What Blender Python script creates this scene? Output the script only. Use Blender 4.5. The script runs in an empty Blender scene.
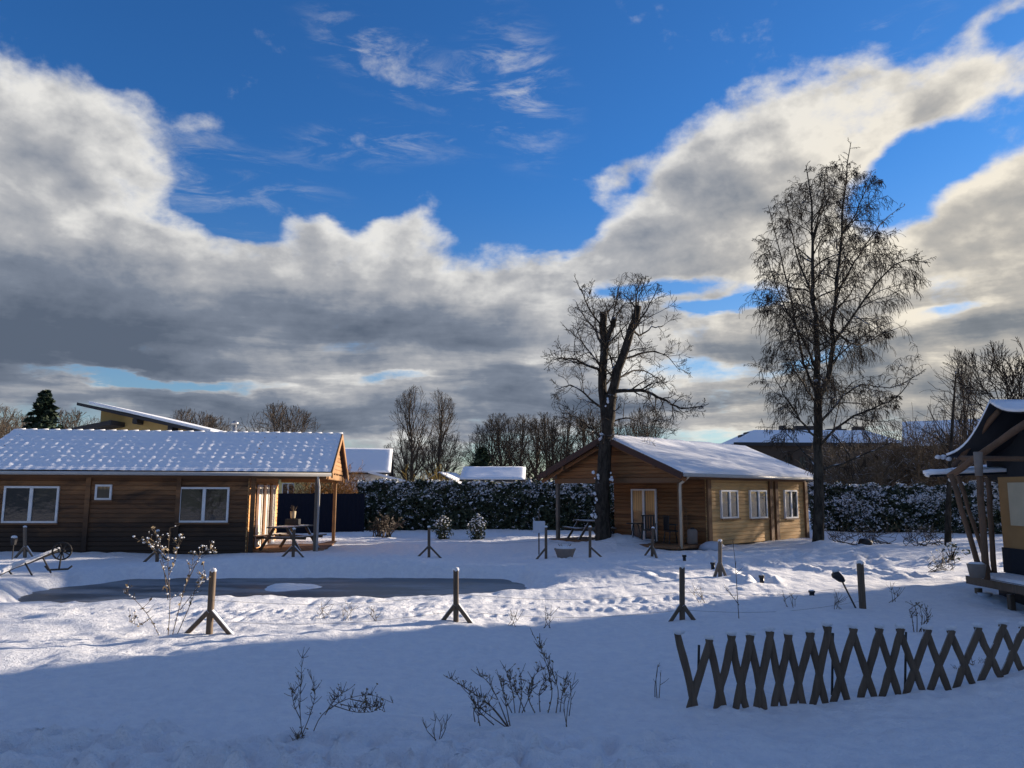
import bpy, math, random
import numpy as np
from mathutils import Vector, Matrix, noise as mnoise
R = math.radians
SC = bpy.context.scene
COL = SC.collection
F = 770.0; H = 1.9; PITCH = math.atan(108/F); ROLL = 0.004
# ------------------------------------------------------------------ camera
cam_d = bpy.data.cameras.new('camera'); cam = bpy.data.objects.new('camera', cam_d); COL.objects.link(cam)
cam_d.sensor_width = 36; cam_d.lens = F/1024*36; cam_d.clip_start = 0.1; cam_d.clip_end = 3000
cam.matrix_world = Matrix.Translation((0, 0, H)) @ Matrix.Rotation(math.pi/2+PITCH, 4, 'X') @ Matrix.Rotation(ROLL, 4, 'Z')
SC.camera = cam
CAMR = (Matrix.Rotation(math.pi/2+PITCH, 3, 'X') @ Matrix.Rotation(ROLL, 3, 'Z'))
def ray(px, py): return (CAMR @ Vector(((px-512)/F, (384-py)/F, -1))).normalized()
def AE(px, py):
    d = ray(px, py); return math.atan2(d.x, d.y), math.asin(d.z)
# ------------------------------------------------------------------ light
SUN_AZ = 60.0; SUN_EL = 11.3
EXPO = 1.15; SKY_STR = 0.12
sd = bpy.data.lights.new('sun', 'SUN'); sun = bpy.data.objects.new('sun', sd); COL.objects.link(sun)
sd.energy = 5.0; sd.angle = R(0.5); sd.color = (1.0, 0.83, 0.64)
sv = Vector((math.sin(R(SUN_AZ))*math.cos(R(SUN_EL)), math.cos(R(SUN_AZ))*math.cos(R(SUN_EL)), math.sin(R(SUN_EL))))
sun.rotation_euler = sv.to_track_quat('Z', 'Y').to_euler()
SC.view_settings.view_transform = 'Standard'; SC.view_settings.look = 'None'
SC.view_settings.gamma = 1; SC.view_settings.exposure = EXPO; SC.view_settings.use_curve_mapping = False

# node helpers ----------------------------------------------------------------
class NT:
    def __init__(s, nt): s.t = nt; s.n = nt.nodes; s.l = nt.links
    def new(s, typ, **kw):
        n = s.n.new(typ)
        for k, v in kw.items(): setattr(n, k, v)
        return n
    def put(s, sock, v):
        if v is None: return
        if isinstance(v, bpy.types.NodeSocket): s.l.new(v, sock)
        else: sock.default_value = v
    def math(s, op, a, b=None, c=None, clamp=False):
        n = s.new('ShaderNodeMath', operation=op, use_clamp=clamp)
        s.put(n.inputs[0], a); s.put(n.inputs[1], b); s.put(n.inputs[2], c); return n.outputs[0]
    def vec(s, op, a, b=None, out=0):
        n = s.new('ShaderNodeVectorMath', operation=op); s.put(n.inputs[0], a)
        if b is not None: s.put(n.inputs[3] if op == 'SCALE' else n.inputs[1], b)
        return n.outputs[out]
    def mr(s, v, a, b, c=0.0, d=1.0, smooth=True):
        n = s.new('ShaderNodeMapRange', interpolation_type='SMOOTHSTEP' if smooth else 'LINEAR')
        for i, q in enumerate((v, a, b, c, d)): s.put(n.inputs[i], q)
        return n.outputs[0]
    def noise(s, v, scale, detail=4, rough=0.55, dist=0.0, out=0):
        n = s.new('ShaderNodeTexNoise'); s.put(n.inputs['Vector'], v); n.inputs['Scale'].default_value = scale
        n.inputs['Detail'].default_value = detail; n.inputs['Roughness'].default_value = rough; n.inputs['Distortion'].default_value = dist
        return n.outputs[out]
    def mix(s, f, a, b):
        n = s.new('ShaderNodeMix', data_type='RGBA'); s.put(n.inputs[0], f); s.put(n.inputs[6], a); s.put(n.inputs[7], b); return n.outputs[2]
    def mapping(s, v, loc=(0,0,0), rot=(0,0,0), sc=(1,1,1), typ='POINT'):
        n = s.new('ShaderNodeMapping', vector_type=typ); s.put(n.inputs[0], v); n.inputs[1].default_value = loc
        n.inputs[2].default_value = rot; n.inputs[3].default_value = sc; return n.outputs[0]
def c4(c): return (c[0], c[1], c[2], 1.0)

# ------------------------------------------------------------------ world
W = bpy.data.worlds.new('World'); SC.world = W; W.use_nodes = True
w = NT(W.node_tree); w.n.clear()
out = w.new('ShaderNodeOutputWorld'); bg = w.new('ShaderNodeBackground'); w.l.new(bg.outputs[0], out.inputs[0])
bg.inputs[1].default_value = SKY_STR
sky = w.new('ShaderNodeTexSky', sky_type='NISHITA', sun_disc=False)
sky.sun_elevation = R(SUN_EL); sky.sun_rotation = R(SUN_AZ); sky.air_density = 1.0; sky.dust_density = 0.4; sky.ozone_density = 2.5
tc = w.new('ShaderNodeTexCoord'); D = tc.outputs['Generated']
sep = w.new('ShaderNodeSeparateXYZ'); w.l.new(D, sep.inputs[0])
az = w.math('ARCTAN2', sep.outputs[0], sep.outputs[1]); el = w.math('ARCSINE', sep.outputs[2])
comb = w.new('ShaderNodeCombineXYZ'); w.l.new(az, comb.inputs[0]); w.l.new(el, comb.inputs[1])
zz = w.math('ADD', w.math('MAXIMUM', sep.outputs[2], 0.0), 0.16)
cp = w.new('ShaderNodeCombineXYZ'); w.l.new(w.math('DIVIDE', sep.outputs[0], zz), cp.inputs[0]); w.l.new(w.math('DIVIDE', sep.outputs[1], zz), cp.inputs[1])
# warped angular coordinates so that the cloud banks get ragged outlines
wn = w.noise(cp.outputs[0], 1.3, 6, 0.6, out=1)
wv = w.vec('SCALE', w.vec('SUBTRACT', wn, (0.5, 0.5, 0.5)), 0.10)
AEv = w.vec('MULTIPLY', w.vec('ADD', comb.outputs[0], wv), (1, 1, 0))
def blobs(lst):
    tot = None
    for (px, py, rx, ry, rot, wt) in lst:
        a, e = AE(px, py)
        v = w.mapping(AEv, (a, e, 0), (0, 0, R(rot)), (rx/F, ry/F, 1), 'TEXTURE')
        v = w.vec('LENGTH', v, out=1)
        v = w.mr(v, 1.25, 0.15, 0.0, wt)
        tot = v if tot is None else w.math('ADD', tot, v)
    return tot
cov = blobs([
 (10,128,235,74,-15,1.0),(160,140,115,38,-20,.6),(235,183,52,18,-15,.5),(0,180,110,36,0,.35),
 (120,302,340,74,0,1.2),(430,318,250,66,0,1.25),(300,235,70,36,0,.7),(130,238,150,24,0,.4),(405,240,62,40,-8,.75),(520,290,100,46,-5,.8),
 (0,300,200,70,0,.8),(600,340,160,44,0,.9),(300,410,420,34,0,.7),(60,352,180,14,0,.4),(640,410,220,40,0,.6),(420,365,240,34,0,.6),
 (665,228,150,80,20,1.2),(780,170,150,92,28,1.2),(850,105,80,52,30,.8),(950,94,100,36,6,1.0),(985,20,50,18,20,.7),(830,255,100,62,0,.8),
 (1030,240,135,95,15,1.0),(975,310,190,55,0,.8),(900,395,240,55,0,.65),(760,335,140,40,0,.6),(720,295,60,14,0,.3),
 (395,64,66,18,-14,.36),(423,148,36,18,10,.40),(345,146,40,15,10,.36),(612,172,30,12,10,.45),(485,228,30,12,0,.35),(1180,150,200,60,0,.8),(-200,150,220,80,0,.9),(-200,330,240,60,0,.9),(1250,330,220,60,0,.8),
])
cov = w.math('ADD', cov, blobs([(290,186,130,30,-8,-1.5),(235,212,70,16,-14,-1.0),(355,212,30,24,0,-.6),(555,222,60,34,0,-1.2),(475,225,50,18,0,-.5),(30,210,60,10,0,-.45),(290,120,60,40,0,-.9),(120,40,90,26,-20,-.7),(640,284,110,13,6,-1.0),(985,300,90,12,12,-.9),(110,376,170,9,0,-1.1),(400,378,60,7,0,-.7),(720,302,70,12,4,-1.0),(500,352,120,9,-4,-.9),(860,345,100,9,8,-.9),(915,170,60,36,20,-.9),(760,290,40,14,0,-.4)]))
cov = w.math('ADD', cov, w.mr(el, 0.08, 0.36, 0.42, 0))
back = w.mr(w.vec('DOT_PRODUCT', D, (0, -1, 0), out=1), -0.2, 0.3, 0, 0.28)   # broken cloud behind the camera
zen = w.mr(sep.outputs[2], 0.60, 0.85, 0, 0.28)
cov = w.math('ADD', w.math('ADD', cov, back), zen)
pc = w.vec('ADD', w.vec('MULTIPLY', comb.outputs[0], (1.0, 1.45, 1)), w.vec('SCALE', wv, .35))
def fb(off, sc, det, rough): return w.noise(w.vec('ADD', pc, off), sc, det, rough, 0.1)
n1 = fb((0, 0, 0), 5.2, 11, .60); n2 = fb((0.022, 0.04, 0), 5.2, 5, .55)
nmid = fb((5, 1, 2), 12, 8, .6)
nlong = w.noise(w.mapping(pc, sc=(.38, 1.9, 1)), 9, 9, .60, .25)
# billowed noise gives the cauliflower edges
bil = w.math('ABSOLUTE', w.math('SUBTRACT', fb((1, 4, 3), 9, 6, .5), 0.5))
low = w.mr(el, 0.06, 0.34, 1, 0)
dens = w.math('ADD', w.math('MINIMUM', cov, 1.25), w.math('MULTIPLY', w.math('SUBTRACT', n1, 0.5), 2.6))
dens = w.math('ADD', dens, w.math('MULTIPLY', w.math('SUBTRACT', nmid, 0.5), 0.9))
dens = w.math('SUBTRACT', dens, w.math('MULTIPLY', bil, 0.9))
dens = w.math('ADD', dens, w.math('MULTIPLY', w.math('MULTIPLY', w.math('SUBTRACT', nlong, 0.5), 2.6), low))
alpha = w.mr(dens, 0.16, 0.86)
wis = blobs([(390,60,100,34,-14,1),(515,85,60,80,30,1.1),(385,146,110,28,5,.8),(210,175,120,40,-10,.8),(850,70,90,34,30,.9)])
wn2 = w.noise(w.mapping(pc, rot=(0,0,R(-32)), sc=(.45, 1.25, 1)), 20, 9, .66, .5)
alpha = w.math('MAXIMUM', alpha, w.math('MULTIPLY', w.math('MULTIPLY', wis, w.mr(wn2, .46, .78)), 0.62))
dark = blobs([
 (130,308,420,58,0,.64),(440,330,200,38,0,.48),(655,240,120,38,14,.16),(30,330,200,36,0,.25),(560,392,220,20,0,.42),
 (760,350,200,20,0,.35),(960,335,140,16,0,.40),(300,412,400,22,0,.5),(90,180,160,30,-10,.10),(-200,320,300,60,0,.8),(690,400,150,14,0,.4),(880,300,120,14,0,.25),
])
thick = w.mr(dens, 0.35, 1.5, -0.05, 0.34)
lit = w.math('MULTIPLY', w.math('SUBTRACT', n1, n2), 1.8)
sh = w.math('SUBTRACT', w.math('ADD', w.math('MULTIPLY', dark, 0.74), thick), lit)
sh = w.math('ADD', sh, w.math('MULTIPLY', w.math('SUBTRACT', nmid, 0.5), 0.42))
sh = w.math('ADD', sh, w.math('MULTIPLY', w.math('MULTIPLY', w.math('SUBTRACT', nlong, 0.5), 1.3), low))
sh = w.math('ADD', sh, w.mr(el, 0.05, 0.20, 0.26, 0))
sh = w.math('ADD', sh, w.math('MULTIPLY', back, 0.9))
K = 1.0/(SKY_STR*2**EXPO)
cr = w.new('ShaderNodeValToRGB'); w.l.new(w.math('MULTIPLY', sh, 0.9, clamp=True), cr.inputs[0])
e = cr.color_ramp.elements
e[0].position = 0.0; e[0].color = (0.80, 0.79, 0.765, 1)
e[1].position = 1.0; e[1].color = (0.105, 0.135, 0.19, 1)
q = e.new(0.26); q.color = (0.44, 0.45, 0.475, 1)
q = e.new(0.60); q.color = (0.20, 0.235, 0.30, 1)
ccol = w.vec('SCALE', cr.outputs[0], K)
glow = w.mr(w.vec('DOT_PRODUCT', D, tuple(Vector((math.sin(R(36)), math.cos(R(36)), 0.12)).normalized()), out=1), 0.86, 1.0, 0, 1)
ccol = w.vec('MULTIPLY', ccol, w.mix(glow, (1,1,1,1), (1.15, 1.07, 0.93, 1)))
tint = w.mix(w.mr(el, 0.06, 0.42), (0.40, 0.47, 0.58, 1), (0.155, 0.385, 0.67, 1))
skyc = w.vec('MULTIPLY', sky.outputs[0], tint)
w.l.new(w.mix(alpha, skyc, ccol), bg.inputs[0])

# ------------------------------------------------------------------ materials
def mat(name, build, rough=0.7, spec=0.3):
    m = bpy.data.materials.new(name); m.use_nodes = True; t = NT(m.node_tree)
    b = t.n['Principled BSDF']; b.inputs['Roughness'].default_value = rough; b.inputs['Specular IOR Level'].default_value = spec
    build(t, b); return m
def objco(t): return t.new('ShaderNodeTexCoord').outputs['Object']
def poscol(t): return t.new('ShaderNodeNewGeometry').outputs['Position']
def bump(t, b, h, strength=0.4, dist=0.02):
    n = t.new('ShaderNodeBump'); n.inputs['Strength'].default_value = strength; n.inputs['Distance'].default_value = dist
    t.l.new(h, n.inputs['Height']); t.l.new(n.outputs[0], b.inputs['Normal'])
SNOWC = (0.80, 0.83, 0.88, 1)
def snow_b(t, b):
    p = poscol(t)
    a = t.noise(p, 0.8, 5, 0.6); c = t.noise(p, 7, 6, 0.7); g = t.noise(p, 60, 3, 0.7)
    hh = t.math('ADD', t.math('MULTIPLY', a, 0.7), t.math('ADD', t.math('MULTIPLY', c, 0.34), t.math('MULTIPLY', g, 0.10)))
    bump(t, b, hh, 1.0, 0.18)
    t.l.new(t.mix(t.mr(c, .3, .7), (0.76, 0.79, 0.85, 1), (0.86, 0.88, 0.91, 1)), b.inputs['Base Color'])
M = {}
M['snow'] = mat('snow', snow_b, 0.75, 0.2)
def roofsnow_b(t, b):
    p = objco(t); a = t.noise(t.mapping(p, sc=(0.5, 2.0, 1)), 1.6, 5, 0.6); g = t.noise(p, 22, 4, 0.6)
    bump(t, b, t.math('ADD', a, t.math('MULTIPLY', g, .12)), 0.5, 0.06); b.inputs['Base Color'].default_value = SNOWC
M['roof_snow'] = mat('roof_snow', roofsnow_b, 0.75, 0.2)
def wood(name, c1, c2, grime=(0.03,0.022,0.016), gamt=0.4, axis=0, snow=0.0, rough=0.75, lowgrime=0.0):
    def f(t, b):
        p = objco(t); sc = [6, 6, 6]; sc[axis] = 0.5
        g = t.noise(t.mapping(p, sc=tuple(sc)), 4, 5, 0.65, 0.4)
        isl = t.new('ShaderNodeNewGeometry').outputs['Random Per Island']
        f1 = t.math('ADD', t.math('MULTIPLY', g, 0.5), t.math('MULTIPLY', isl, 0.5))
        c = t.mix(t.mr(f1, .25, .75), c4(c1), c4(c2))
        gn = t.noise(t.mapping(p, sc=(.6, .6, 1.6)), 1.1, 5, 0.6, .5)
        ga = t.mr(gn, .42, .72, 0, gamt)
        if lowgrime:
            z = t.new('ShaderNodeSeparateXYZ'); t.l.new(p, z.inputs[0])
            lo = t.math('MULTIPLY', t.mr(t.math('ADD', z.outputs[2], t.math('MULTIPLY', gn, 1.6)), 2.9, 1.3, 0, 1), lowgrime)
            ga = t.math('MAXIMUM', ga, lo)
        c = t.mix(ga, c, c4(grime))
        if snow:
            nz = t.new('ShaderNodeSeparateXYZ'); t.l.new(t.new('ShaderNodeNewGeometry').outputs['Normal'], nz.inputs[0])
            sn = t.math('MULTIPLY', t.mr(nz.outputs[2], .35, .6), t.mr(t.noise(p, 9, 3), .45-snow*.3, .55-snow*.3))
            c = t.mix(sn, c, SNOWC)
        t.l.new(c, b.inputs['Base Color']); bump(t, b, g, 0.35, 0.01)
    return mat(name, f, rough)
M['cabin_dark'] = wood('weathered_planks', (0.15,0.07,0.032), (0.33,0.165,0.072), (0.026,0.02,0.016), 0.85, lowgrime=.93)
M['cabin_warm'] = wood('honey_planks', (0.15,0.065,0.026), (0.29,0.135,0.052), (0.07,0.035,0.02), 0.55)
M['facade'] = wood('sunlit_tone_planks', (0.50,0.295,0.115), (0.68,0.42,0.175), (0.28,0.18,0.09), 0.5)  # brighter copy of the cabin boards, sunlight put into the colour
M['endwall'] = wood('orange_planks', (0.50,0.26,0.10), (0.68,0.38,0.16), (0.35,0.18,0.08), 0.3, axis=1)  # brighter, more orange boards for the porch end wall
M['beam'] = wood('brown_beam', (0.13,0.065,0.032), (0.22,0.115,0.055), gamt=.3)
M['tan_beam'] = wood('tan_beam', (0.22,0.115,0.05), (0.34,0.19,0.085), gamt=.3, axis=2)
M['grey_wood'] = wood('grey_wood', (0.09,0.075,0.06), (0.18,0.15,0.12), gamt=.4, axis=2, snow=.8)
M['post_wood'] = wood('dark_post_wood', (0.055,0.038,0.026), (0.15,0.11,0.078), gamt=.4, axis=2, snow=.9)
M['fascia'] = wood('dark_fascia', (0.05,0.026,0.018), (0.085,0.045,0.03), gamt=.2)
M['bargetile'] = wood('brown_barge', (0.055,0.028,0.02), (0.08,0.04,0.03), gamt=.2, snow=.3)
def plain(name, c, rough=0.6, spec=0.4, var=0.12, sc=6, metal=0):
    def f(t, b):
        g = t.noise(objco(t), sc, 4)
        lo = tuple(max(0, x*(1-var*2)) for x in c); hi = tuple(min(1, x*(1+var)) for x in c)
        t.l.new(t.mix(g, c4(lo), c4(hi)), b.inputs['Base Color']); b.inputs['Metallic'].default_value = metal
    return mat(name, f, rough, spec)
M['white'] = plain('white_paint', (0.78,0.78,0.78), .4)
M['gutter'] = plain('pale_gutter', (0.45,0.44,0.42), .35)
M['cream_pipe'] = plain('cream_downpipe', (0.55,0.46,0.34), .35)
M['black'] = plain('black_plastic', (0.015,0.015,0.018), .45)
M['iron'] = plain('dark_iron', (0.03,0.025,0.022), .6)
M['steel'] = plain('galvanised_steel', (0.42,0.43,0.45), .35, metal=.8)
M['navy'] = plain('dark_navy_boards', (0.008,0.011,0.022), .8, .15)
M['curtain'] = plain('pale_curtain', (0.62,0.58,0.5), .9, .1)
M['stucco_y'] = plain('ochre_render', (0.50,0.36,0.15), .9, .1, sc=2)
M['stucco_w'] = plain('white_render', (0.62,0.62,0.62), .9, .1, sc=2)
M['stucco_yb'] = plain('pale_yellow_render', (0.85,0.72,0.33), .9, .1, sc=2)
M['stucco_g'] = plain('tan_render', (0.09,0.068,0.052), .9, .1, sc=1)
M['dkroof'] = plain('dark_roof_edge', (0.03,0.03,0.033), .7)
M['tent_dark'] = plain('dark_canvas', (0.02,0.024,0.032), .85, .15)
M['tent_tan'] = plain('tan_canvas', (0.34,0.20,0.085), .85, .15, sc=3)
M['tent_cream'] = plain('cream_canvas', (0.5,0.43,0.30), .85, .15, sc=3)
M['terracotta'] = plain('grey_brown_clay', (0.24,0.20,0.17), .8, .2)
M['sign'] = plain('white_sign_board', (0.5,0.54,0.62), .5)
M['wire'] = plain('thin_wire', (0.09,0.085,0.08), .5)
def glass_b(c, tr):
    def f(t, b):
        b.inputs['Base Color'].default_value = c4(c); b.inputs['Specular IOR Level'].default_value = .6
        g = t.noise(objco(t), 1.5, 3, .5); bump(t, b, g, .25, .03)
    return f
M['glass'] = mat('dark_glass', glass_b((0.02,0.022,0.025), 0), .06, .9)
def doorglass_b(t, b):
    p = objco(t); s = t.new('ShaderNodeSeparateXYZ'); t.l.new(p, s.inputs[0])
    x = t.math('SINE', t.math('MULTIPLY', s.outputs[0], 60)); k = t.math('MULTIPLY', t.mr(x, -1, 1, .6, 1), t.mr(s.outputs[2], .05, .2, .05, 1))
    t.l.new(t.mix(k, (0.02,0.022,0.026,1), (0.42,0.27,0.12,1)), b.inputs['Base Color'])  # warm-lit curtain above, dark below, light painted into the colour
M['door_glass'] = mat('curtained_glass', doorglass_b, .12, .7)
def ice_b(t, b):
    p = poscol(t); n = t.noise(t.mapping(p, sc=(.35, 1, 1)), 1.2, 6, .6); f = t.noise(p, 9, 5, .7)
    k = t.math('ADD', n, t.math('MULTIPLY', t.math('SUBTRACT', f, .5), .25))
    c = t.mix(t.mr(k, .40, .62), (0.055,0.06,0.064,1), (0.25,0.26,0.27,1))
    t.l.new(c, b.inputs['Base Color']); t.l.new(t.mr(k, .4, .7, .42, .7), b.inputs['Roughness']); bump(t, b, n, .15, .03)
M['ice'] = mat('grey_ice', ice_b, .3, .4)
def bark(name, c1, c2, snow=.25, sc=8):
    def f(t, b):
        p = objco(t); g = t.noise(t.mapping(p, sc=(1,1,.35)), sc, 5, .7)
        c = t.mix(t.mr(g, .35, .65), c4(c1), c4(c2))
        nz = t.new('ShaderNodeSeparateXYZ'); t.l.new(t.new('ShaderNodeNewGeometry').outputs['Normal'], nz.inputs[0])
        sn = t.math('MULTIPLY', t.mr(nz.outputs[2], .35, .8), t.mr(t.noise(p, 2.6, 4), .60-snow*.25, .70-snow*.25))
        t.l.new(t.mix(sn, c, SNOWC), b.inputs['Base Color']); bump(t, b, g, .6, .04)
    return mat(name, f, .9, .1)
M['bark'] = bark('tree_bark', (0.02,0.017,0.014), (0.058,0.049,0.04), .4)
M['birch_bark'] = bark('birch_bark', (0.02,0.018,0.015), (0.07,0.062,0.05), .4, 5)
M['twig'] = bark('twig', (0.028,0.020,0.015), (0.055,0.042,0.03), .3)
M['far_twig'] = bark('far_twig', (0.06,0.047,0.036), (0.11,0.088,0.068), .0)
M['far_dark'] = bark('far_dark_twig', (0.04,0.032,0.024), (0.075,0.06,0.045), .0)
M['scrub'] = bark('scrub_twig', (0.09,0.066,0.042), (0.19,0.14,0.09), .6)
M['gold_twig'] = bark('golden_twig', (0.17,0.12,0.03), (0.30,0.22,0.06), .0)
M['rust_leaf'] = bark('rusty_leaves', (0.14,0.07,0.025), (0.26,0.14,0.05), .0)
def leafm(name, c1, c2):
    def f(t, b):
        r = t.new('ShaderNodeNewGeometry').outputs['Random Per Island']
        t.l.new(t.mix(r, c4(c1), c4(c2)), b.inputs['Base Color'])
    return mat(name, f, .6, .3)
M['leaf'] = leafm('laurel_leaf', (0.014,0.022,0.012), (0.085,0.105,0.06))
M['needle'] = leafm('conifer_needle', (0.010,0.022,0.014), (0.028,0.05,0.026))
M['dryleaf'] = leafm('dry_leaf', (0.10,0.07,0.035), (0.22,0.16,0.08))
M['stalk'] = leafm('dry_stalk', (0.05,0.035,0.025), (0.13,0.095,0.06))
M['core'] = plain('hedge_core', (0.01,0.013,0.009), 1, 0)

# ------------------------------------------------------------------ mesh helper
class MB:
    def __init__(s): s.v = []; s.f = []
    def quadbox(s, c):   # 8 corners: bottom 0-3 ccw, top 4-7
        n = len(s.v); s.v += [tuple(p) for p in c]
        s.f += [(n+3,n+2,n+1,n),(n+4,n+5,n+6,n+7),(n,n+1,n+5,n+4),(n+1,n+2,n+6,n+5),(n+2,n+3,n+7,n+6),(n+3,n,n+4,n+7)]
    def box(s, x0, x1, y0, y1, z0, z1):
        s.quadbox([(x0,y0,z0),(x1,y0,z0),(x1,y1,z0),(x0,y1,z0),(x0,y0,z1),(x1,y0,z1),(x1,y1,z1),(x0,y1,z1)])
    def beam(s, a, b, wd, ht, up=(0,0,1)):
        a = Vector(a); b = Vector(b); d = (b-a).normalized(); u = Vector(up)
        sd_ = d.cross(u)
        if sd_.length < 1e-4: sd_ = d.cross(Vector((1,0,0)))
        sd_.normalize(); u = sd_.cross(d).normalized(); sd_ *= wd/2; u = u*ht/2
        # slightly rounded: octagonal section reads as worn timber
        k = .7; n = len(s.v)
        sec = [(-1,-k),(-k,-1),(k,-1),(1,-k),(1,k),(k,1),(-k,1),(-1,k)]
        for e_ in (a, b):
            for p, q_ in sec: s.v.append(tuple(e_+sd_*p+u*q_))
        for i in range(8): j = (i+1) % 8; s.f.append((n+i, n+j, n+8+j, n+8+i))
        s.f.append(tuple(n+i for i in range(7,-1,-1))); s.f.append(tuple(n+8+i for i in range(8)))
    def tube(s, pts, rad, k=6, cap=True):
        n = len(s.v); m = len(pts)
        if m < 2: return
        px, py, pz = 0.31, 0.17, 0.93
        dprev = None
        for i in range(m):
            a = pts[max(i-1,0)]; b = pts[min(i+1,m-1)]
            dx, dy, dz = b[0]-a[0], b[1]-a[1], b[2]-a[2]
            L = math.sqrt(dx*dx+dy*dy+dz*dz) or 1e-6; dx/=L; dy/=L; dz/=L
            if i == 0:
                if abs(dz) > .9: ux, uy, uz = 1, 0, 0
                else: ux, uy, uz = 0, 0, 1
            dt = ux*dx+uy*dy+uz*dz; ux-=dt*dx; uy-=dt*dy; uz-=dt*dz
            l = math.sqrt(ux*ux+uy*uy+uz*uz) or 1e-6; ux/=l; uy/=l; uz/=l
            vx, vy, vz = dy*uz-dz*uy, dz*ux-dx*uz, dx*uy-dy*ux
            r = rad[i]; x, y, z = pts[i]
            for j in range(k):
                c = COSN[k][j]*r; q_ = SINN[k][j]*r
                s.v.append((x+ux*c+vx*q_, y+uy*c+vy*q_, z+uz*c+vz*q_))
        for i in range(m-1):
            o = n+i*k
            for j in range(k):
                jj = (j+1) % k
                s.f.append((o+j, o+jj, o+k+jj, o+k+j))
        if cap:
            s.f.append(tuple(n+j for j in range(k-1,-1,-1))); s.f.append(tuple(n+(m-1)*k+j for j in range(k)))
    def blob(s, c, r, rng, sq=0.8, jit=.25, k=6, rings=3):
        n = len(s.v); x, y, z = c
        s.v.append((x, y, z-r*sq))
        for i in range(1, rings+1):
            ph = -math.pi/2+math.pi*i/(rings+1)
            for j in range(k):
                a = 2*math.pi*j/k; rr = r*math.cos(ph)*(1+rng.uniform(-jit, jit))
                s.v.append((x+rr*math.cos(a), y+rr*math.sin(a), z+r*sq*math.sin(ph)*(1+rng.uniform(-jit, jit)*.5)))
        s.v.append((x, y, z+r*sq)); T = n+1+rings*k
        for j in range(k):
            jj = (j+1) % k; s.f.append((n, n+1+jj, n+1+j)); s.f.append((T, n+1+(rings-1)*k+j, n+1+(rings-1)*k+jj))
            for i in range(rings-1):
                o = n+1+i*k; s.f.append((o+j, o+jj, o+k+jj, o+k+j))
    def leaf(s, c, sz, rng, up=0):
        a = Vector((rng.gauss(0,1), rng.gauss(0,1), rng.gauss(0,1)*(1-up)))
        a.normalize(); b = a.cross(Vector((rng.gauss(0,1), rng.gauss(0,1), rng.gauss(0,1)))).normalized()
        a *= sz; b *= sz*.45; c = Vector(c); n = len(s.v)
        s.v += [tuple(c-a), tuple(c-a*.2+b), tuple(c+a), tuple(c-a*.2-b)]; s.f.append((n, n+1, n+2, n+3))
    def build(s, name, m, parent=None, smooth=False, loc=None, rotz=None):
        me = bpy.data.meshes.new(name); me.from_pydata(s.v, [], s.f); me.update()
        if smooth: me.polygons.foreach_set('use_smooth', [True]*len(me.polygons))
        me.materials.append(M[m] if isinstance(m, str) else m)
        o = bpy.data.objects.new(name, me); COL.objects.link(o)
        if parent: o.parent = parent
        if loc is not None: o.location = loc
        if rotz is not None: o.rotation_euler = (0, 0, rotz)
        return o
COSN = {k: [math.cos(2*math.pi*j/k) for j in range(k)] for k in range(3, 33)}
SINN = {k: [math.sin(2*math.pi*j/k) for j in range(k)] for k in range(3, 33)}
def tag(o, label=None, cat=None, group=None, kind=None):
    if label: o['label'] = label
    if cat: o['category'] = cat
    if group: o['group'] = group
    if kind: o['kind'] = kind
    return o
def thing(name, label, cat, loc=(0,0,0), rz=0, group=None):
    o = bpy.data.objects.new(name, None); COL.objects.link(o); o.location = loc; o.rotation_euler = (0,0,rz)
    
    return tag(o, label, cat, group)
def copy_tree(o, parent=None):
    c = o.copy(); COL.objects.link(c); c.parent = parent
    for ch in [x for x in KIDS(o)]: copy_tree(ch, c)
    return c
def KIDS(o): return [x for x in bpy.data.objects if x.parent == o]

# ------------------------------------------------------------------ terrain
POND = np.array([(-9.5,13.4),(-4,14.2),(0.15,15.2),(1.2,16.6),(0.5,20.7),(-4,20.9),(-9.8,20.4),(-10.9,17.6)])
for _ in range(2):
    q_ = []
    for i in range(len(POND)):
        a_, b_ = POND[i], POND[(i+1) % len(POND)]; q_ += [a_*.86+b_*.14, a_*.14+b_*.86]
    POND = np.array(q_)
def pond_sd(x, y):
    d = np.full(x.shape, 1e9); ins = np.zeros(x.shape, bool); n = len(POND)
    for i in range(n):
        a = POND[i]; b = POND[(i+1) % n]; e_ = b-a; wx = x-a[0]; wy = y-a[1]
        t = np.clip((wx*e_[0]+wy*e_[1])/(e_@e_), 0, 1); d = np.minimum(d, np.hypot(wx-e_[0]*t, wy-e_[1]*t))
        c = ((a[1] > y) != (b[1] > y)) & (x < (b[0]-a[0])*(y-a[1])/(b[1]-a[1]+1e-12)+a[0]); ins ^= c
    return np.where(ins, d, -d)
rs = np.random.RandomState(3)
WV = [(rs.uniform(.15,.5)*(1.7**(i//6)), rs.uniform(0,2*math.pi), rs.uniform(0,6.28), .030/(1.7**(i//6))) for i in range(24)]
DENT = []
for i in range(190): DENT.append((rs.uniform(-4.2, .4), rs.uniform(4.6, 6.3), rs.uniform(.05,.11), rs.uniform(.04,.11)))
for i in range(60): DENT.append((rs.uniform(-.2, 1.2), rs.uniform(4.7, 6.2), rs.uniform(.06,.13), rs.uniform(.04,.09)))
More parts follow.
